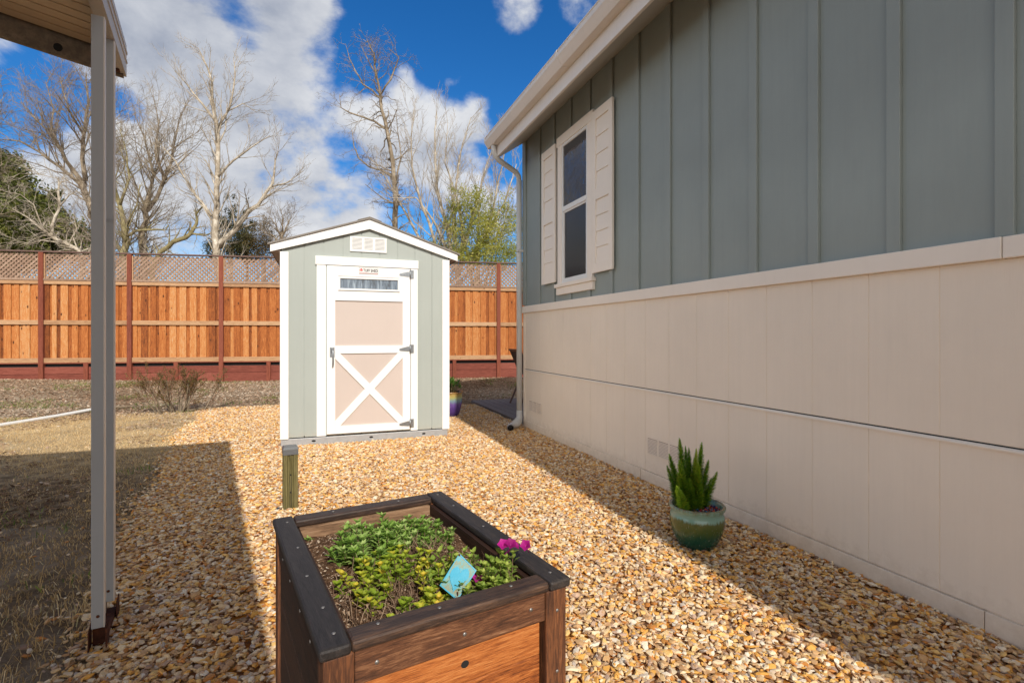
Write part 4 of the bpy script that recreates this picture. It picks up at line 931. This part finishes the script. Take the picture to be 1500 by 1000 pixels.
# turquoise strip round the rim
o=MB()
for i in range(4):
    a,b=cs[i],cs[(i+1)%4]; ia_=(cen-a)*.07;ib_=(cen-b)*.07; e=nrm*.0008
    o.add([a+e,b+e,b+ib_+e,a+ia_+e],[(0,1,2,3)])
o.build('glazed_edge',M['turq'],pq)
hp=[]
for k in range(40):
    t_=2*PI*k/40; hx=16*math.sin(t_)**3/17; hz=(13*math.cos(t_)-5*math.cos(2*t_)-2*math.cos(3*t_)-math.cos(4*t_))/17
    ca_,sa_=math.cos(-.45),math.sin(-.45); X=(hx*ca_-hz*sa_)*.60; Z=(hx*sa_+hz*ca_)*.60-.04
    hp.append(cen+ux*X+uz*Z)
o=MB(); m=len(hp); o.add([p+nrm*.0002 for p in hp]+[p+nrm*.0016 for p in hp],[tuple(range(m,2*m))]+[(i,(i+1)%m,(i+1)%m+m,i+m) for i in range(m)]); o.build('heart',M['turq'],pq)
o=MB(); o.tube([cs[2]+bk*1.4+Vector((0,0,.02)),cs[2]+bk*2+Vector((0,0,-.03))],.0022,6); o.ball(tuple(cs[0]*.93+cen*.07+nrm*.001),.0028,8,4); o.build('stake',M['rust'],pq)

# ------------------------------------------------------------ bollard
BL=thing('bollard_light','short green treated timber post with a dark metal cap on the gravel','bollard',(-.204,3.85,0),R(8))
o=MB(); w=.046; g=.010
pf=[(-w,-w),(-w*.45,-w),(-w*.38,-w+g),(-w*.12,-w+g),(-w*.06,-w),(w*.06,-w),(w*.12,-w+g),(w*.38,-w+g),(w*.45,-w),(w,-w),(w,w),(-w,w)]
o.prism(pf,-.02,.385,'z'); o.build('post',M['treated'],BL,.002)
o=MB(); o.box(-w*1.06,w*1.06,-w*1.06,w*1.06,.3855,.425); o.hexa([(-w*1.14,-w*1.14,.4255),(w*1.14,-w*1.14,.4255),(w*1.14,w*1.14,.4255),(-w*1.14,w*1.14,.4255),(-w*.9,-w*.9,.440),(w*.9,-w*.9,.440),(w*.9,w*.9,.440),(-w*.9,w*.9,.440)]); o.build('cap',M['capm'],BL,.002)
o=MB(); o.tube([(.0,-w+.004,.25),(.0,-w-.003,.25)],.005,8); o.tube([(.0,-w+.004,.13),(.0,-w-.003,.13)],.005,8); o.box(-.006,.006,-w+.003,-w+.0098,.03,.24); o.build('slot',M['dark'],BL)
o=MB(); o.ball((-.075,-.02,.015),.022,8,5,(1,.7,.8)); o.build('cable_plug',M['black'],BL)

# ------------------------------------------------------------ pots
P1=thing('plant_pot','round green drip glazed pot on the gravel by the skirting','pot',(2.00,2.349,0.004))
pr=[(.085,0),(.095,.004),(.118,.05),(.140,.105),(.150,.155),(.146,.190),(.138,.208),(.145,.217),(.153,.228),(.154,.238),(.148,.245),(.138,.243),(.133,.232),(.128,.205),(.126,.200)]
o=MB(); o.lathe(pr,64); o.build('body',M['pot_green'],P1)
random.seed(21)
o=MB()
for i in range(520):
    a=random.uniform(0,2*PI); r=.124*math.sqrt(random.random()); o.ball((r*math.cos(a),r*math.sin(a),.205+.016*random.random()+.012*(1-r/.124)),random.uniform(.0045,.0085),6,4,(1,1,.8),random.random())
ob=o.build('glass_bead',M['beads'],P1); ob['kind']='stuff'
FE=thing('foxtail_fern','upright foxtail fern with pointed green plumes in the green pot','fern',(2.00,2.349,.210))
random.seed(33)
def plume(mb,base,tip,rad,rn):
    d=(tip-base); L=d.length; dn=d.normalized(); e=dn.orthogonal().normalized(); e2_=dn.cross(e); n_=int(L*2800)
    for i in range(n_):
        f=i/n_; r=rad*min(1,(f+.22)/.40)*max(.08,(1-f)**.5); a=i*2.39996+random.gauss(0,.3)
        od=e*math.cos(a)+e2_*math.sin(a); dd=(od*random.uniform(.8,1.3)+dn*(.25+.6*f)).normalized(); bend=Vector((0,0,0))
        p=base+d*f; ll=r*1.25*random.uniform(.75,1.15)
        sd=dn.cross(od).normalized()*ll*.11
        mb.add([p-sd*.6,p+sd*.6,p+dd*ll*.6+sd,p+dd*ll,p+dd*ll*.6-sd],[(0,1,2,3,4)],min(1,max(0,rn+random.gauss(0,.24)+.18*f)))
    mb.tube([base,base.lerp(tip,.9)],[.0028,.001],4,.2,cap=False)
def rel(u,v,dy=0.):   # reading off the photo at the pot's distance
    z=.3499*2.00+.9368*2.349+dy; return at(u,v,z)-FE.location
o=MB()
# (base u, tip u, tip v, depth offset, radius px, brightness)
for bu,tu,tv,dd,rp,br in [(1008,995,641,.02,8.5,.35),(1010,1004,652,.05,7,.22),(1013,1009,655,.04,7,.25),(1016,1020,656,-.01,7,.85),(1019,1028,647,.03,8.5,.38),(1022,1038,673,.01,7.5,.35),(1026,1051,690,.0,7,.45),(1004,980,664,.02,8,.30),(1000,977,681,.05,7,.25),(1006,995,674,-.05,8,.62),(1005,991,711,-.09,7,.75),(1018,1017,670,.08,8,.2),(1014,1010,700,-.06,7,.5),(1021,1023,678,-.05,7.5,.7),(1025,1042,700,.06,7,.3),(1010,1000,690,.03,7.5,.35)]:
    plume(o,rel(bu,752,dd*.5),rel(tu,tv,dd),rp/747*2.9*1.4,br)
o.build('foliage',M['lf_fern'],FE)
from mathutils import noise as _n
P2=thing('plant_pot','tall purple and ochre glazed pot behind the right corner of the shed','pot',(1.79,7.46,.005))
pr=[(.12,0),(.135,.01),(.165,.10),(.185,.20),(.190,.29),(.182,.335),(.195,.350),(.200,.362),(.196,.372),(.180,.368),(.170,.335)]
o=MB(); o.lathe(pr,48); o.build('body',M['pot_purple'],P2)
o=MB(); o.lathe([(.001,.338),(.1705,.336),(.1705,.34),(.001,.345)],24); o.build('soil',M['soil'],P2)
J=thing('jade_plant','bright green succulent growing in the purple glazed pot','plant',(1.79,7.46,.34))
random.seed(44); o=MB(); st=MB()
for i in range(46):
    a=random.uniform(0,2*PI); r=.15*math.sqrt(random.random()); p0=Vector((r*.4*math.cos(a),r*.4*math.sin(a),0)); tip=Vector((r*1.35*math.cos(a),r*1.35*math.sin(a),random.uniform(.09,.27)*(1-.4*r/.15)+.03))
    st.tube([p0,p0.lerp(tip,.5)+Vector((0,0,.02)),tip],[.007,.006,.004],5)
    rn=random.random()
    for k in range(11):
        an=k*2.4; d=Vector((math.cos(an),math.sin(an),.15+.12*k)); o.leaf(tip-Vector((0,0,.006*(10-k)*.4)),d,.055*random.uniform(.7,1.1),.030,Vector((0,0,1)),min(1,rn*.5+.5*random.random()),.15,.1)
st.build('stem',M['bark_green'],J); o.build('foliage',M['lf_jade'],J)

# ------------------------------------------------------------ white pipe, shrub, sticks
pts=[(-5.2,6.3),(-4.6,7.45),(-3.98,8.68),(-3.65,9.35),(-3.42,9.84),(-3.36,9.95)]
o=MB(); o.tube([(a,b,float(gz(a,b))+.026+.006*math.sin(i*2)) for i,(a,b) in enumerate(pts)],.026,10); tag(o.build('white_pipe',M['pipe']),'long white plastic pipe lying across the dry lawn at the left','pipe')
random.seed(5)
SB=thing('low_shrub','bare reddish twiggy shrub standing before the fence left of the shed','shrub',(-2.10,9.32,.0))
class Tw: pass
def grow(mb,p,d,L,r,lev,maxlev,cfg):
    """one branch and its children"""
    seg=cfg.get('seg',5); pts=[p]; rad=[r]; dd=d.copy(); wob=cfg['wob']; up=cfg['up']
    for i in range(seg):
        dd=(dd+Vector((random.gauss(0,wob),random.gauss(0,wob),random.gauss(up,wob)))).normalized()
        pts.append(pts[-1]+dd*L/seg); rad.append(r*(1-(i+1)/seg*.72))
    ns=7 if r>.05 else (5 if r>.02 else 3)
    mb[0 if lev<=cfg.get('split',0) else 1].tube(pts,rad,ns,None,cap=False)
    if lev>=maxlev:
        cfg.setdefault('tips',[]).append((pts[-1],dd)); return
    nch=cfg['n'][min(lev,len(cfg['n'])-1)]
    for k in range(nch):
        f=cfg.get('f0',.3)+(1-cfg.get('f0',.3))*(k+random.random())/nch; i=min(seg-1,int(f*seg)); q=pts[i].lerp(pts[i+1],f*seg-i)
        ax=(pts[i+1]-pts[i]).normalized(); o_=ax.orthogonal().normalized(); o_.rotate(Quaternion(ax,random.uniform(0,2*PI)))
        an=cfg['ang']*random.uniform(.6,1.35); nd=(ax*math.cos(an)+o_*math.sin(an)).normalized()
        grow(mb,q,nd,L*cfg['lr']*random.uniform(.6,1.2)*(1-.35*f),max(cfg.get('rmin',.004),rad[i]*.55),lev+1,maxlev,cfg)
cfg=dict(wob=.12,up=.08,n=[5,4,3],ang=.55,lr=.62,seg=4,rmin=.0022)
a_=MB();b_=MB()
for i in range(15):
    an=random.uniform(0,2*PI); rr=random.uniform(.04,.30); p=Vector((rr*1.15*math.cos(an),rr*.8*math.sin(an),-.02))
    grow((a_,b_),p,Vector((math.cos(an)*.45,math.sin(an)*.45,1)).normalized(),random.uniform(.42,.62),.015,0,3,cfg)
a_.build('stem',M['bark'],SB); b_.build('twig',m_plain('shrub_twig',(.19,.105,.06),.8),SB)
o=MB()
for p,d in cfg['tips']:
    for k in range(4): o.leaf(p-d*.025*k,Vector((random.gauss(0,1),random.gauss(0,1),random.gauss(.2,.6))),.024,.013,Vector((0,0,1)),random.random(),.3,.2)
o.build('foliage',M['lf_shrub'],SB)
for k,(a,b,c,d,lab) in enumerate([(-3.15,9.95,-2.75,10.05,'dark fallen stick lying between the carport post and the shrub'),(-1.95,9.25,-1.55,9.6,'thin fallen twig on the ground to the right of the shrub')]):
    o=MB(); pts=[Vector((a,b,.03)).lerp(Vector((c,d,.03)),i/6)+Vector((random.gauss(0,.012),random.gauss(0,.012),random.gauss(.01,.006)+float(gz((a+c)/2,(b+d)/2)))) for i in range(7)]
    o.tube(pts,[.018,.016,.015,.013,.011,.009,.005],6); tag(o.build('fallen_stick',M['bark']),lab,'stick','fallen sticks near the shrub')

# ------------------------------------------------------------ trees beyond the fence
def tree(name,label,base_uv,z,limbs,cfg,barkm,twigm,seed,tw=1.0,lev0=1,maxlev=3,group='bare trees beyond the fence',tn=9,tL=2.2,depth=.16):
    """limbs: list of [(u,v,radius)...] read off the photo; each gets its own depth wander; twigs grow from them"""
    random.seed(seed); b=at(base_uv[0],base_uv[1],z); root=thing(name,label,'tree',(b.x,b.y,0),0,group); org=Vector((b.x,b.y,0))
    tr=MB();br=MB();twg=MB()
    for li,lm in enumerate(limbs):
        side=random.uniform(-1,1) if li else 0
        P=[];Rr=[];L=0
        for i,(u,v,r) in enumerate(lm):
            p=at(u,v,z)
            if i: L+=(p-prev).length
            prev=p
            dz=side*depth*L
            P.append(at(u,v,z+dz)); Rr.append(r*.86)
        if li==0: P=[Vector((P[0].x,P[0].y,-.2))]+P; Rr=[Rr[0]*1.25]+Rr
        # densify with small wander
        Q=[];RQ=[]
        for i in range(len(P)-1):
            n_=max(2,int((P[i+1]-P[i]).length/.5))
            for k in range(n_):
                f=k/n_; j=Rr[i]*.45; Q.append(P[i].lerp(P[i+1],f)+Vector((random.gauss(0,j),random.gauss(0,j),0))-org); RQ.append(Rr[i]+(Rr[i+1]-Rr[i])*f)
        Q.append(P[-1]-org);RQ.append(Rr[-1])
        (tr if li==0 else br).tube(Q,RQ,8,None,cap=True)
        n=len(Q); st=cfg.get('start',.25) if li==0 else .12
        cnt=int(1.7*tn*(sum((Q[i+1]-Q[i]).length for i in range(n-1)))/3)
        for k in range(cnt):
            f=st+(1-st)*(k+random.random())/cnt; i=min(n-2,int(f*(n-1))); q=Q[i].lerp(Q[i+1],f*(n-1)-i)
            if q.z<2.6 and li==0: continue
            ax=(Q[i+1]-Q[i]).normalized(); o_=ax.orthogonal().normalized(); o_.rotate(Quaternion(ax,random.uniform(0,2*PI)))
            an=cfg['ang']*random.uniform(.7,1.5); nd=(ax*math.cos(an)+o_*math.sin(an)+Vector((0,0,.2))).normalized()
            grow((br,twg),q,nd,tL*random.uniform(.45,1.1)*(1.15-.55*f),max(.011,min(.035,RQ[i]*.42)),lev0,maxlev,cfg)
    tr.build('trunk',barkm,root); br.build('limb',barkm,root) if br.v else None; twg.build('twigs',twigm,root); return root
base=dict(wob=.13,up=.05,n=[6,7,6],ang=.72,lr=.60,seg=4,split=1,rmin=.0052)
c=lambda **k:{**base,**k}
tree('bare_tree','broad bare tree with fanning limbs rising behind the carport post',(150,385),24,
 [[(150,385,.26),(141,330,.22),(134,304,.19),(120,269,.15)],[(120,269,.13),(99,236,.09),(75,198,.07),(55,178,.045),(30,150,.02)],[(122,272,.11),(88,245,.08),(59,223,.06),(29,207,.045),(-6,203,.02)],
  [(126,265,.12),(121,216,.10),(123,190,.08),(130,150,.06),(126,108,.02)],[(75,198,.05),(78,160,.035),(66,118,.015)],[(123,200,.06),(100,160,.04),(88,112,.015)],[(134,300,.1),(152,240,.07),(160,180,.05),(150,120,.02)]],
 c(),M['bark'],M['twig'],101,tn=8,tL=2.6)
tree('bare_tree','slim mossy bare tree whose trunk stands just right of the carport post',(182,385),22,
 [[(182,385,.17),(182,362,.16),(185,343,.14),(176,300,.10),(167,260,.08),(152,215,.05)],[(187,346,.08),(198,338,.07),(209,337,.06),(230,336,.045),(242,337,.03),(247,329,.015)],[(176,300,.07),(190,260,.05),(186,225,.03),(176,190,.015)],[(185,330,.05),(200,300,.04),(205,270,.02)]],
 c(),M['bark_green'],M['twig'],102,tn=9,tL=2.0)
tree('bare_tree','forked bare tree with dark trunk second right from the carport post',(209,385),23,
 [[(209,385,.20),(210,360,.18),(212,339,.16),(217,308,.14),(220,282,.11)],[(220,284,.09),(224,255,.07),(218,227,.05),(210,200,.035),(196,165,.015)],[(217,310,.10),(238,273,.08),(237,253,.07),(227,222,.05),(232,180,.03),(224,140,.012)],[(238,273,.07),(251,242,.06),(255,216,.04),(262,175,.025),(280,140,.01)],[(226,255,.05),(243,225,.035),(272,205,.02),(296,190,.008)],[(214,315,.05),(202,280,.04),(186,240,.025),(178,205,.01)]],
 c(n=[6,5,5]),M['bark'],M['twig_pale'],103,tn=11,tL=2.2)
tree('bare_tree','tall pale birch like tree with a long limb leaning right toward the shed',(320,385),20,
 [[(320,385,.17),(320,368,.16),(314,320,.13),(318,260,.11),(318,188,.09),(312,140,.06),(304,100,.035),(290,70,.012)],[(318,188,.06),(336,160,.045),(345,110,.03),(342,84,.01)],[(320,260,.06),(340,236,.045),(368,216,.03),(396,198,.012)],
  [(314,176,.06),(296,152,.045),(275,125,.03),(256,104,.012)],[(320,362,.12),(334,345,.11),(348,328,.10),(368,308,.085),(384,292,.07),(400,268,.05),(404,235,.03),(408,215,.01)],[(396,274,.04),(420,268,.028),(445,250,.01)],
  [(308,316,.07),(296,298,.06),(280,276,.05),(256,236,.035),(236,212,.012)],[(336,162,.03),(356,152,.02),(376,165,.008)],[(318,215,.04),(330,190,.03),(333,150,.015)]],
 c(n=[4,4,4],up=.08,wob=.11,ang=.62),M['bark_pale'],M['twig_pale'],104,tn=8,tL=1.5)
tree('leaning_tree','leaning mossy bare trunk bending up from lower left toward the pale birch',(226,392),20.5,
 [[(226,392,.12),(232,369,.11),(255,354,.10),(280,342,.09),(286,328,.07),(288,314,.05),(298,302,.03)],[(280,342,.05),(300,345,.04),(312,340,.02)]],
 c(n=[4,4,4]),M['bark_green'],M['twig_pale'],105,tn=6,tL=1.1)
tree('dead_tree','tangled dead grey tree before the dark evergreen at the far left',(122,388),18.5,
 [[(122,388,.09),(116,367,.08),(95,356,.07),(77,348,.06),(64,337,.045),(40,318,.03),(18,306,.012)],[(77,348,.06),(77,328,.055),(84,306,.05),(86,285,.045),(86,261,.03)],[(88,302,.03),(101,286,.025),(113,279,.01)],[(64,337,.03),(50,300,.02),(30,285,.012),(5,280,.008)],[(95,356,.03),(60,352,.03),(30,362,.012)],[(86,262,.015),(60,256,.012),(28,254,.006)],[(100,358,.03),(112,335,.02),(108,315,.01)]],
 c(n=[5,4,4],wob=.25,up=-.02,ang=.9),M['bark_pale'],M['twig_pale'],106,tn=12,tL=1.3,depth=.3)
tree('curly_tree','tall curly twigged bare tree rising directly behind the shed roof',(578,400),22,
 [[(578,400,.15),(578,332,.14),(580,280,.12),(572,220,.10),(564,176,.085),(556,144,.07),(552,112,.05),(548,80,.035),(536,55,.012)],[(564,188,.06),(548,178,.05),(532,172,.045),(512,165,.035),(500,158,.02),(497,138,.01)],[(576,260,.06),(558,250,.05),(540,244,.04),(526,232,.035),(518,214,.025),(516,190,.01)],
  [(556,144,.05),(544,132,.045),(532,124,.04),(520,104,.03),(512,86,.02),(506,64,.008)],[(558,138,.045),(572,116,.04),(580,98,.03),(584,84,.02),(572,74,.01)],[(552,112,.03),(540,90,.025),(528,66,.012)],[(579,270,.05),(588,230,.035),(582,190,.02),(580,160,.01)],[(580,300,.04),(560,290,.03),(535,270,.012)]],
 c(n=[5,4,3],wob=.34,up=-.03,ang=.95,lr=.6),M['bark'],M['twig'],107,tn=9,tL=1.5,depth=.2)
tree('multi_stem_tree','wide many stemmed bare tree fanning up between the shed and the house',(668,398),20,
 [[(668,398,.10),(662,370,.09),(655,330,.08),(640,280,.06),(636,220,.04),(640,165,.012)],[(672,398,.09),(688,330,.07),(702,285,.05),(714,240,.03),(728,200,.01)],[(650,398,.09),(636,350,.07),(618,300,.055),(604,245,.04),(602,200,.025),(606,162,.01)],[(682,398,.09),(712,345,.07),(740,295,.045),(757,240,.012)],
  [(640,398,.08),(615,350,.06),(590,305,.045),(566,262,.02),(545,235,.01)],[(668,392,.08),(664,300,.06),(672,230,.04),(690,172,.012)],[(690,398,.07),(722,310,.05),(736,240,.03),(742,195,.01)],[(660,380,.06),(640,330,.05),(610,290,.03),(570,290,.01)],[(676,385,.06),(676,310,.05),(652,240,.03),(656,180,.012)],[(672,395,.08),(700,360,.06),(735,345,.03),(757,335,.012)]],
 c(n=[5,5,4],up=.10,wob=.10,ang=.55),M['bark_pale'],M['twig_pale'],108,tn=6.5,tL=1.7,depth=.25)
tree('small_bare_tree','small round brown bare tree just left of the shed roof',(410,392),30,
 [[(410,392,.14),(412,365,.11),(414,340,.08)],[(412,350,.06),(404,330,.04),(394,316,.015)],[(413,350,.06),(420,330,.04),(428,314,.015)],[(412,360,.05),(400,345,.03),(388,338,.012)],[(414,340,.05),(414,320,.03),(412,308,.012)]],
 c(n=[6,5,4],ang=.7),M['bark'],M['twig'],109,tn=14,tL=1.5)
tree('bare_tree','bare tree mostly out of view at the left edge of the picture',(-45,385),21,
 [[(-45,385,.2),(-42,300,.15),(-35,230,.1),(-28,180,.06)],[(-38,250,.06),(-20,200,.04),(2,160,.015)],[(-35,230,.05),(-15,180,.03),(6,140,.01)],[(-42,300,.05),(-20,260,.03),(4,240,.012)]],
 c(),M['bark'],M['twig'],110,tn=8,tL=1.8)

def leafcloud(blobs,n,sz,seed,asp=.6,clump=.45):
    """blobs: (center Vector, rx, ry, rz); small leaf faces gathered in clumps near the surface"""
    r=np.random.default_rng(seed); Vs=[];rn=[]
    vol=np.array([b[1]*b[2]*b[3] for b in blobs]);vol=vol/vol.sum()
    for b,f in zip(blobs,vol):
        m=int(n*f); nc=max(6,m//70)
        d=r.normal(size=(nc,3));d/=np.linalg.norm(d,axis=1)[:,None]; rr=r.uniform(.45,1.08,nc)**.7
        cc=d*rr[:,None]; idx=r.integers(0,nc,m); p=cc[idx]+r.normal(0,clump*.32,(m,3))
        p=p*np.array([b[1],b[2],b[3]])+np.array(b[0]); cr=r.random(nc)
        a=r.normal(size=(m,3));a/=np.linalg.norm(a,axis=1)[:,None]; q=r.normal(size=(m,3));q-=a*(q*a).sum(1)[:,None];q/=np.linalg.norm(q,axis=1)[:,None]
        s=sz*r.uniform(.6,1.3,m)[:,None]; Vs.append(np.stack([p-a*s,p-q*s*asp,p+a*s,p+q*s*asp],1).reshape(-1,3)); rn.append(np.repeat(np.clip(cr[idx]*.6+r.random(m)*.4,0,1),4))
    V=np.concatenate(Vs);N=len(V)//4
    return V,np.arange(4*N).reshape(N,4),np.concatenate(rn)
def leafy(name,label,base_uv,z,blobs,n,sz,mat,barkm,seed,group,asp=.6,clump=.45,trunk_r=.2):
    b=at(base_uv[0],base_uv[1],z); org=Vector((b.x,b.y,0)); root=thing(name,label,'tree',org,0,group)
    random.seed(seed); B=[];tr=MB(); 
    for (u,v,ru,rv,dz) in blobs:
        c_=at(u,v,z+dz)-org; k=z/F; B.append(((c_.x,c_.y,c_.z),ru*k,ru*k*.8,rv*k))
        st=Vector((random.gauss(0,.1),random.gauss(0,.1),min(1.2,c_.z*.4))); mid=st.lerp(c_,.5)+Vector((0,0,.2))
        tr.tube([st,mid,c_],[trunk_r*.5,trunk_r*.3,trunk_r*.1],6)
    top=max(b_[0][2] for b_ in B)
    tr.tube([(0,0,-.2),(.05,0,top*.35),(-.03,.05,top*.7)],[trunk_r,trunk_r*.8,trunk_r*.45],8)
    tr.build('trunk',barkm,root)
    V,Fx,rn=leafcloud(B,n,sz,seed,asp,clump); o=npmesh('crown',V,Fx,rn,mat); o.parent=root; return root
leafy('evergreen_tree','dense dark evergreen tree at the far left beyond the fence',(20,395),26,
 [(5,300,45,60,0),(-30,260,40,50,1),(40,330,45,40,-1),(85,345,38,32,0),(10,250,26,30,0),(62,305,28,28,1),(110,352,30,26,1),(-40,330,50,60,0),(10,365,60,30,-1),(-10,235,22,22,0),(130,360,26,22,0)],52000,.085,M['lf_oak'],M['bark'],201,'leafy trees beyond the fence',.6)
leafy('green_tree','yellow green leafy tree between the shed and the house downspout',(700,400),19.6,
 [(690,345,40,38,0),(655,350,32,30,1),(728,350,34,36,-.5),(700,305,30,24,0),(735,318,24,24,.5),(672,312,22,20,0),(640,372,32,20,.5),(752,350,24,34,0),(712,375,50,18,-.5),(668,290,16,20,0),(702,286,14,22,0),(745,300,12,22,0)],19000,.05,M['lf_willow'],M['bark_green'],202,'leafy trees beyond the fence',.32,.6,.12)
leafy('conifer_tree','dusky conifer right of the pale birch trunk',(338,395),32,
 [(338,300,9,16,0),(336,325,18,16,0),(342,350,26,20,0),(328,365,24,18,0)],6000,.085,M['lf_con'],M['bark'],203,'leafy trees beyond the fence',.3,.55,.16)
leafy('conifer_tree','narrow dark conifer under the leaning birch limb',(362,395),34,
 [(362,300,5,14,0),(362,322,12,14,0),(364,345,18,18,0),(360,368,22,18,0)],4500,.085,M['lf_con'],M['bark'],204,'leafy trees beyond the fence',.3,.5,.16)
leafy('brown_tree','hazy brown leaved tree low behind the fence left of the shed',(388,395),33,
 [(385,345,20,22,0),(375,365,26,18,0),(398,362,20,20,0),(388,325,10,12,0)],5500,.07,M['lf_brown'],M['bark'],205,'leafy trees beyond the fence',.3,.8,.14)

# ------------------------------------------------------------ light
SUN=Vector((.036,-1.374,1)).normalized()
L=bpy.data.lights.new('sun','SUN'); L.energy=4.0; L.angle=R(.53); L.color=(1,.94,.85)
lo_=bpy.data.objects.new('sun',L); COL.objects.link(lo_); lo_.rotation_euler=SUN.to_track_quat('Z','Y').to_euler(); lo_.location=(0,-10,10)
w=bpy.data.worlds.new('World'); sc.world=w; w.use_nodes=True; nt=w.node_tree; N_=nt.nodes; bg=N_['Background']
sky=N_.new('ShaderNodeTexSky'); sky.sky_type='NISHITA'; sky.sun_disc=False; sky.sun_elevation=math.asin(SUN.z); sky.sun_rotation=math.atan2(SUN.x,SUN.y); sky.air_density=1.0; sky.dust_density=.3; sky.ozone_density=2.5; sky.altitude=200
def wl(a,b): nt.links.new(a,b)
def wm(op,a,b=0,cl=False):
    m=N_.new('ShaderNodeMath'); m.operation=op; m.use_clamp=cl
    for i,q in enumerate((a,b)):
        if isinstance(q,bpy.types.NodeSocket): wl(q,m.inputs[i])
        else: m.inputs[i].default_value=q
    return m.outputs[0]
def wmix(f,a,b,mode='MIX'):
    m=N_.new('ShaderNodeMix'); m.data_type='RGBA'; m.blend_type=mode
    for q,i in ((f,0),(a,6),(b,7)):
        if isinstance(q,bpy.types.NodeSocket): wl(q,m.inputs[i])
        elif i==0: m.inputs[0].default_value=q
        else: m.inputs[i].default_value=(*q,1)
    return m.outputs[2]
tc=N_.new('ShaderNodeTexCoord'); D_=tc.outputs['Generated']
# project onto a cloud layer so that clouds flatten towards the horizon
sx=N_.new('ShaderNodeSeparateXYZ'); wl(D_,sx.inputs[0])
def wnoise(vec,s,det,rg_,dist=0):
    n=N_.new('ShaderNodeTexNoise'); n.inputs['Scale'].default_value=s; n.inputs['Detail'].default_value=det; n.inputs['Roughness'].default_value=rg_; n.inputs['Distortion'].default_value=dist; wl(vec,n.inputs['Vector']); return n.outputs['Fac']
mp=N_.new('ShaderNodeMapping'); mp.inputs['Scale'].default_value=(1,1,1.5); mp.inputs['Location'].default_value=(3.1,1.7,.4); wl(D_,mp.inputs['Vector'])
n1=wnoise(mp.outputs[0],4.2,12,.61,.18)
def dirv(u,v):
    p=at(u,v,1.)-Vector((0,0,EH)); return p.normalized()
def blob(u,v,rad_px,wgt):
    d=dirv(u,v); dp=N_.new('ShaderNodeVectorMath'); dp.operation='DOT_PRODUCT'; wl(D_,dp.inputs[0]); dp.inputs[1].default_value=d
    e=dirv(u+rad_px,v); c0=d.dot(e); mr=N_.new('ShaderNodeMapRange'); mr.interpolation_type='SMOOTHSTEP'; wl(dp.outputs['Value'],mr.inputs[0]); mr.inputs[1].default_value=c0; mr.inputs[2].default_value=1.; mr.inputs[3].default_value=0; mr.inputs[4].default_value=wgt; return mr.outputs[0]
acc=None
for b in [(310,30,230,.36),(230,60,130,.20),(450,15,100,.20),(430,110,70,.10),(640,200,120,.28),(530,180,60,.12),(720,170,50,.14),(330,220,190,.20),(80,270,120,.24),(430,300,150,.24),(745,10,60,.24),(860,5,55,.20),(662,106,26,.22),(583,115,36,.22),(752,133,20,.18),(200,300,150,.14),(600,270,160,.10),
          (600,40,150,-.35),(690,110,90,-.16),(800,150,110,-.35),(30,130,90,-.14),(190,150,45,-.20),(545,90,50,-.18),(505,225,45,-.16),(455,75,30,-.12),(500,280,50,-.08),(20,60,60,-.05),(400,180,40,-.05)]:
    o_=blob(*b); acc=o_ if acc is None else wm('ADD',acc,o_)
back=wm('MULTIPLY',wm('SUBTRACT',.30,sx.outputs['Y'],True),1.1)
mask0=wm('ADD',wm('ADD',wm('ADD',wm('MULTIPLY',n1,1.5),-.25),acc),back)
mrk=N_.new('ShaderNodeMapRange'); mrk.interpolation_type='SMOOTHSTEP'; wl(mask0,mrk.inputs[0]); mrk.inputs[1].default_value=.50; mrk.inputs[2].default_value=.80
mp2=N_.new('ShaderNodeMapping'); mp2.inputs['Scale'].default_value=(1,1,1.5); mp2.inputs['Location'].default_value=(3.1,1.7,.47); wl(D_,mp2.inputs['Vector'])
n2=wnoise(mp2.outputs[0],4.2,7,.55,.15)
relief=wm('ADD',wm('MULTIPLY',wm('SUBTRACT',n1,n2),3.0),.50)
n3=wnoise(mp.outputs[0],2.3,5,.55)
grey=wm('ADD',wm('MULTIPLY',relief,.7),wm('MULTIPLY',n3,.55),True)
g2=wm('SUBTRACT',grey,wm('ADD',blob(290,40,200,.50),blob(440,240,160,.18)),True)
cloud0=wmix(g2,(3.3,3.7,4.6),(8.0,8.1,8.3))
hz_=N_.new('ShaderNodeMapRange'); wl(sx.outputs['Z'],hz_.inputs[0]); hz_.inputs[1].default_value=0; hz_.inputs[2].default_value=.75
back_fill=wmix(hz_.outputs[0],(19.5,18.9,18.2),(3.2,3.5,3.9))  # unseen bank behind the view, brightened low down to light the shaded wall
cloud=wmix(wm('MULTIPLY',wm('SUBTRACT',.35,sx.outputs['Y'],True),2.,True),cloud0,back_fill)
hs_=N_.new('ShaderNodeHueSaturation'); hs_.inputs['Saturation'].default_value=1.32; hs_.inputs['Value'].default_value=1.0; wl(sky.outputs[0],hs_.inputs['Color'])
skyc=wmix(1.,hs_.outputs[0],(.58,1.02,1.28),'MULTIPLY')
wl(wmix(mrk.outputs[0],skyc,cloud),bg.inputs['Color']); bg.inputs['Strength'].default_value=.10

sc.view_settings.view_transform='Standard'; sc.view_settings.look='None'; sc.view_settings.exposure=.08; sc.view_settings.gamma=1
sc.cycles.max_bounces=8; sc.cycles.diffuse_bounces=5
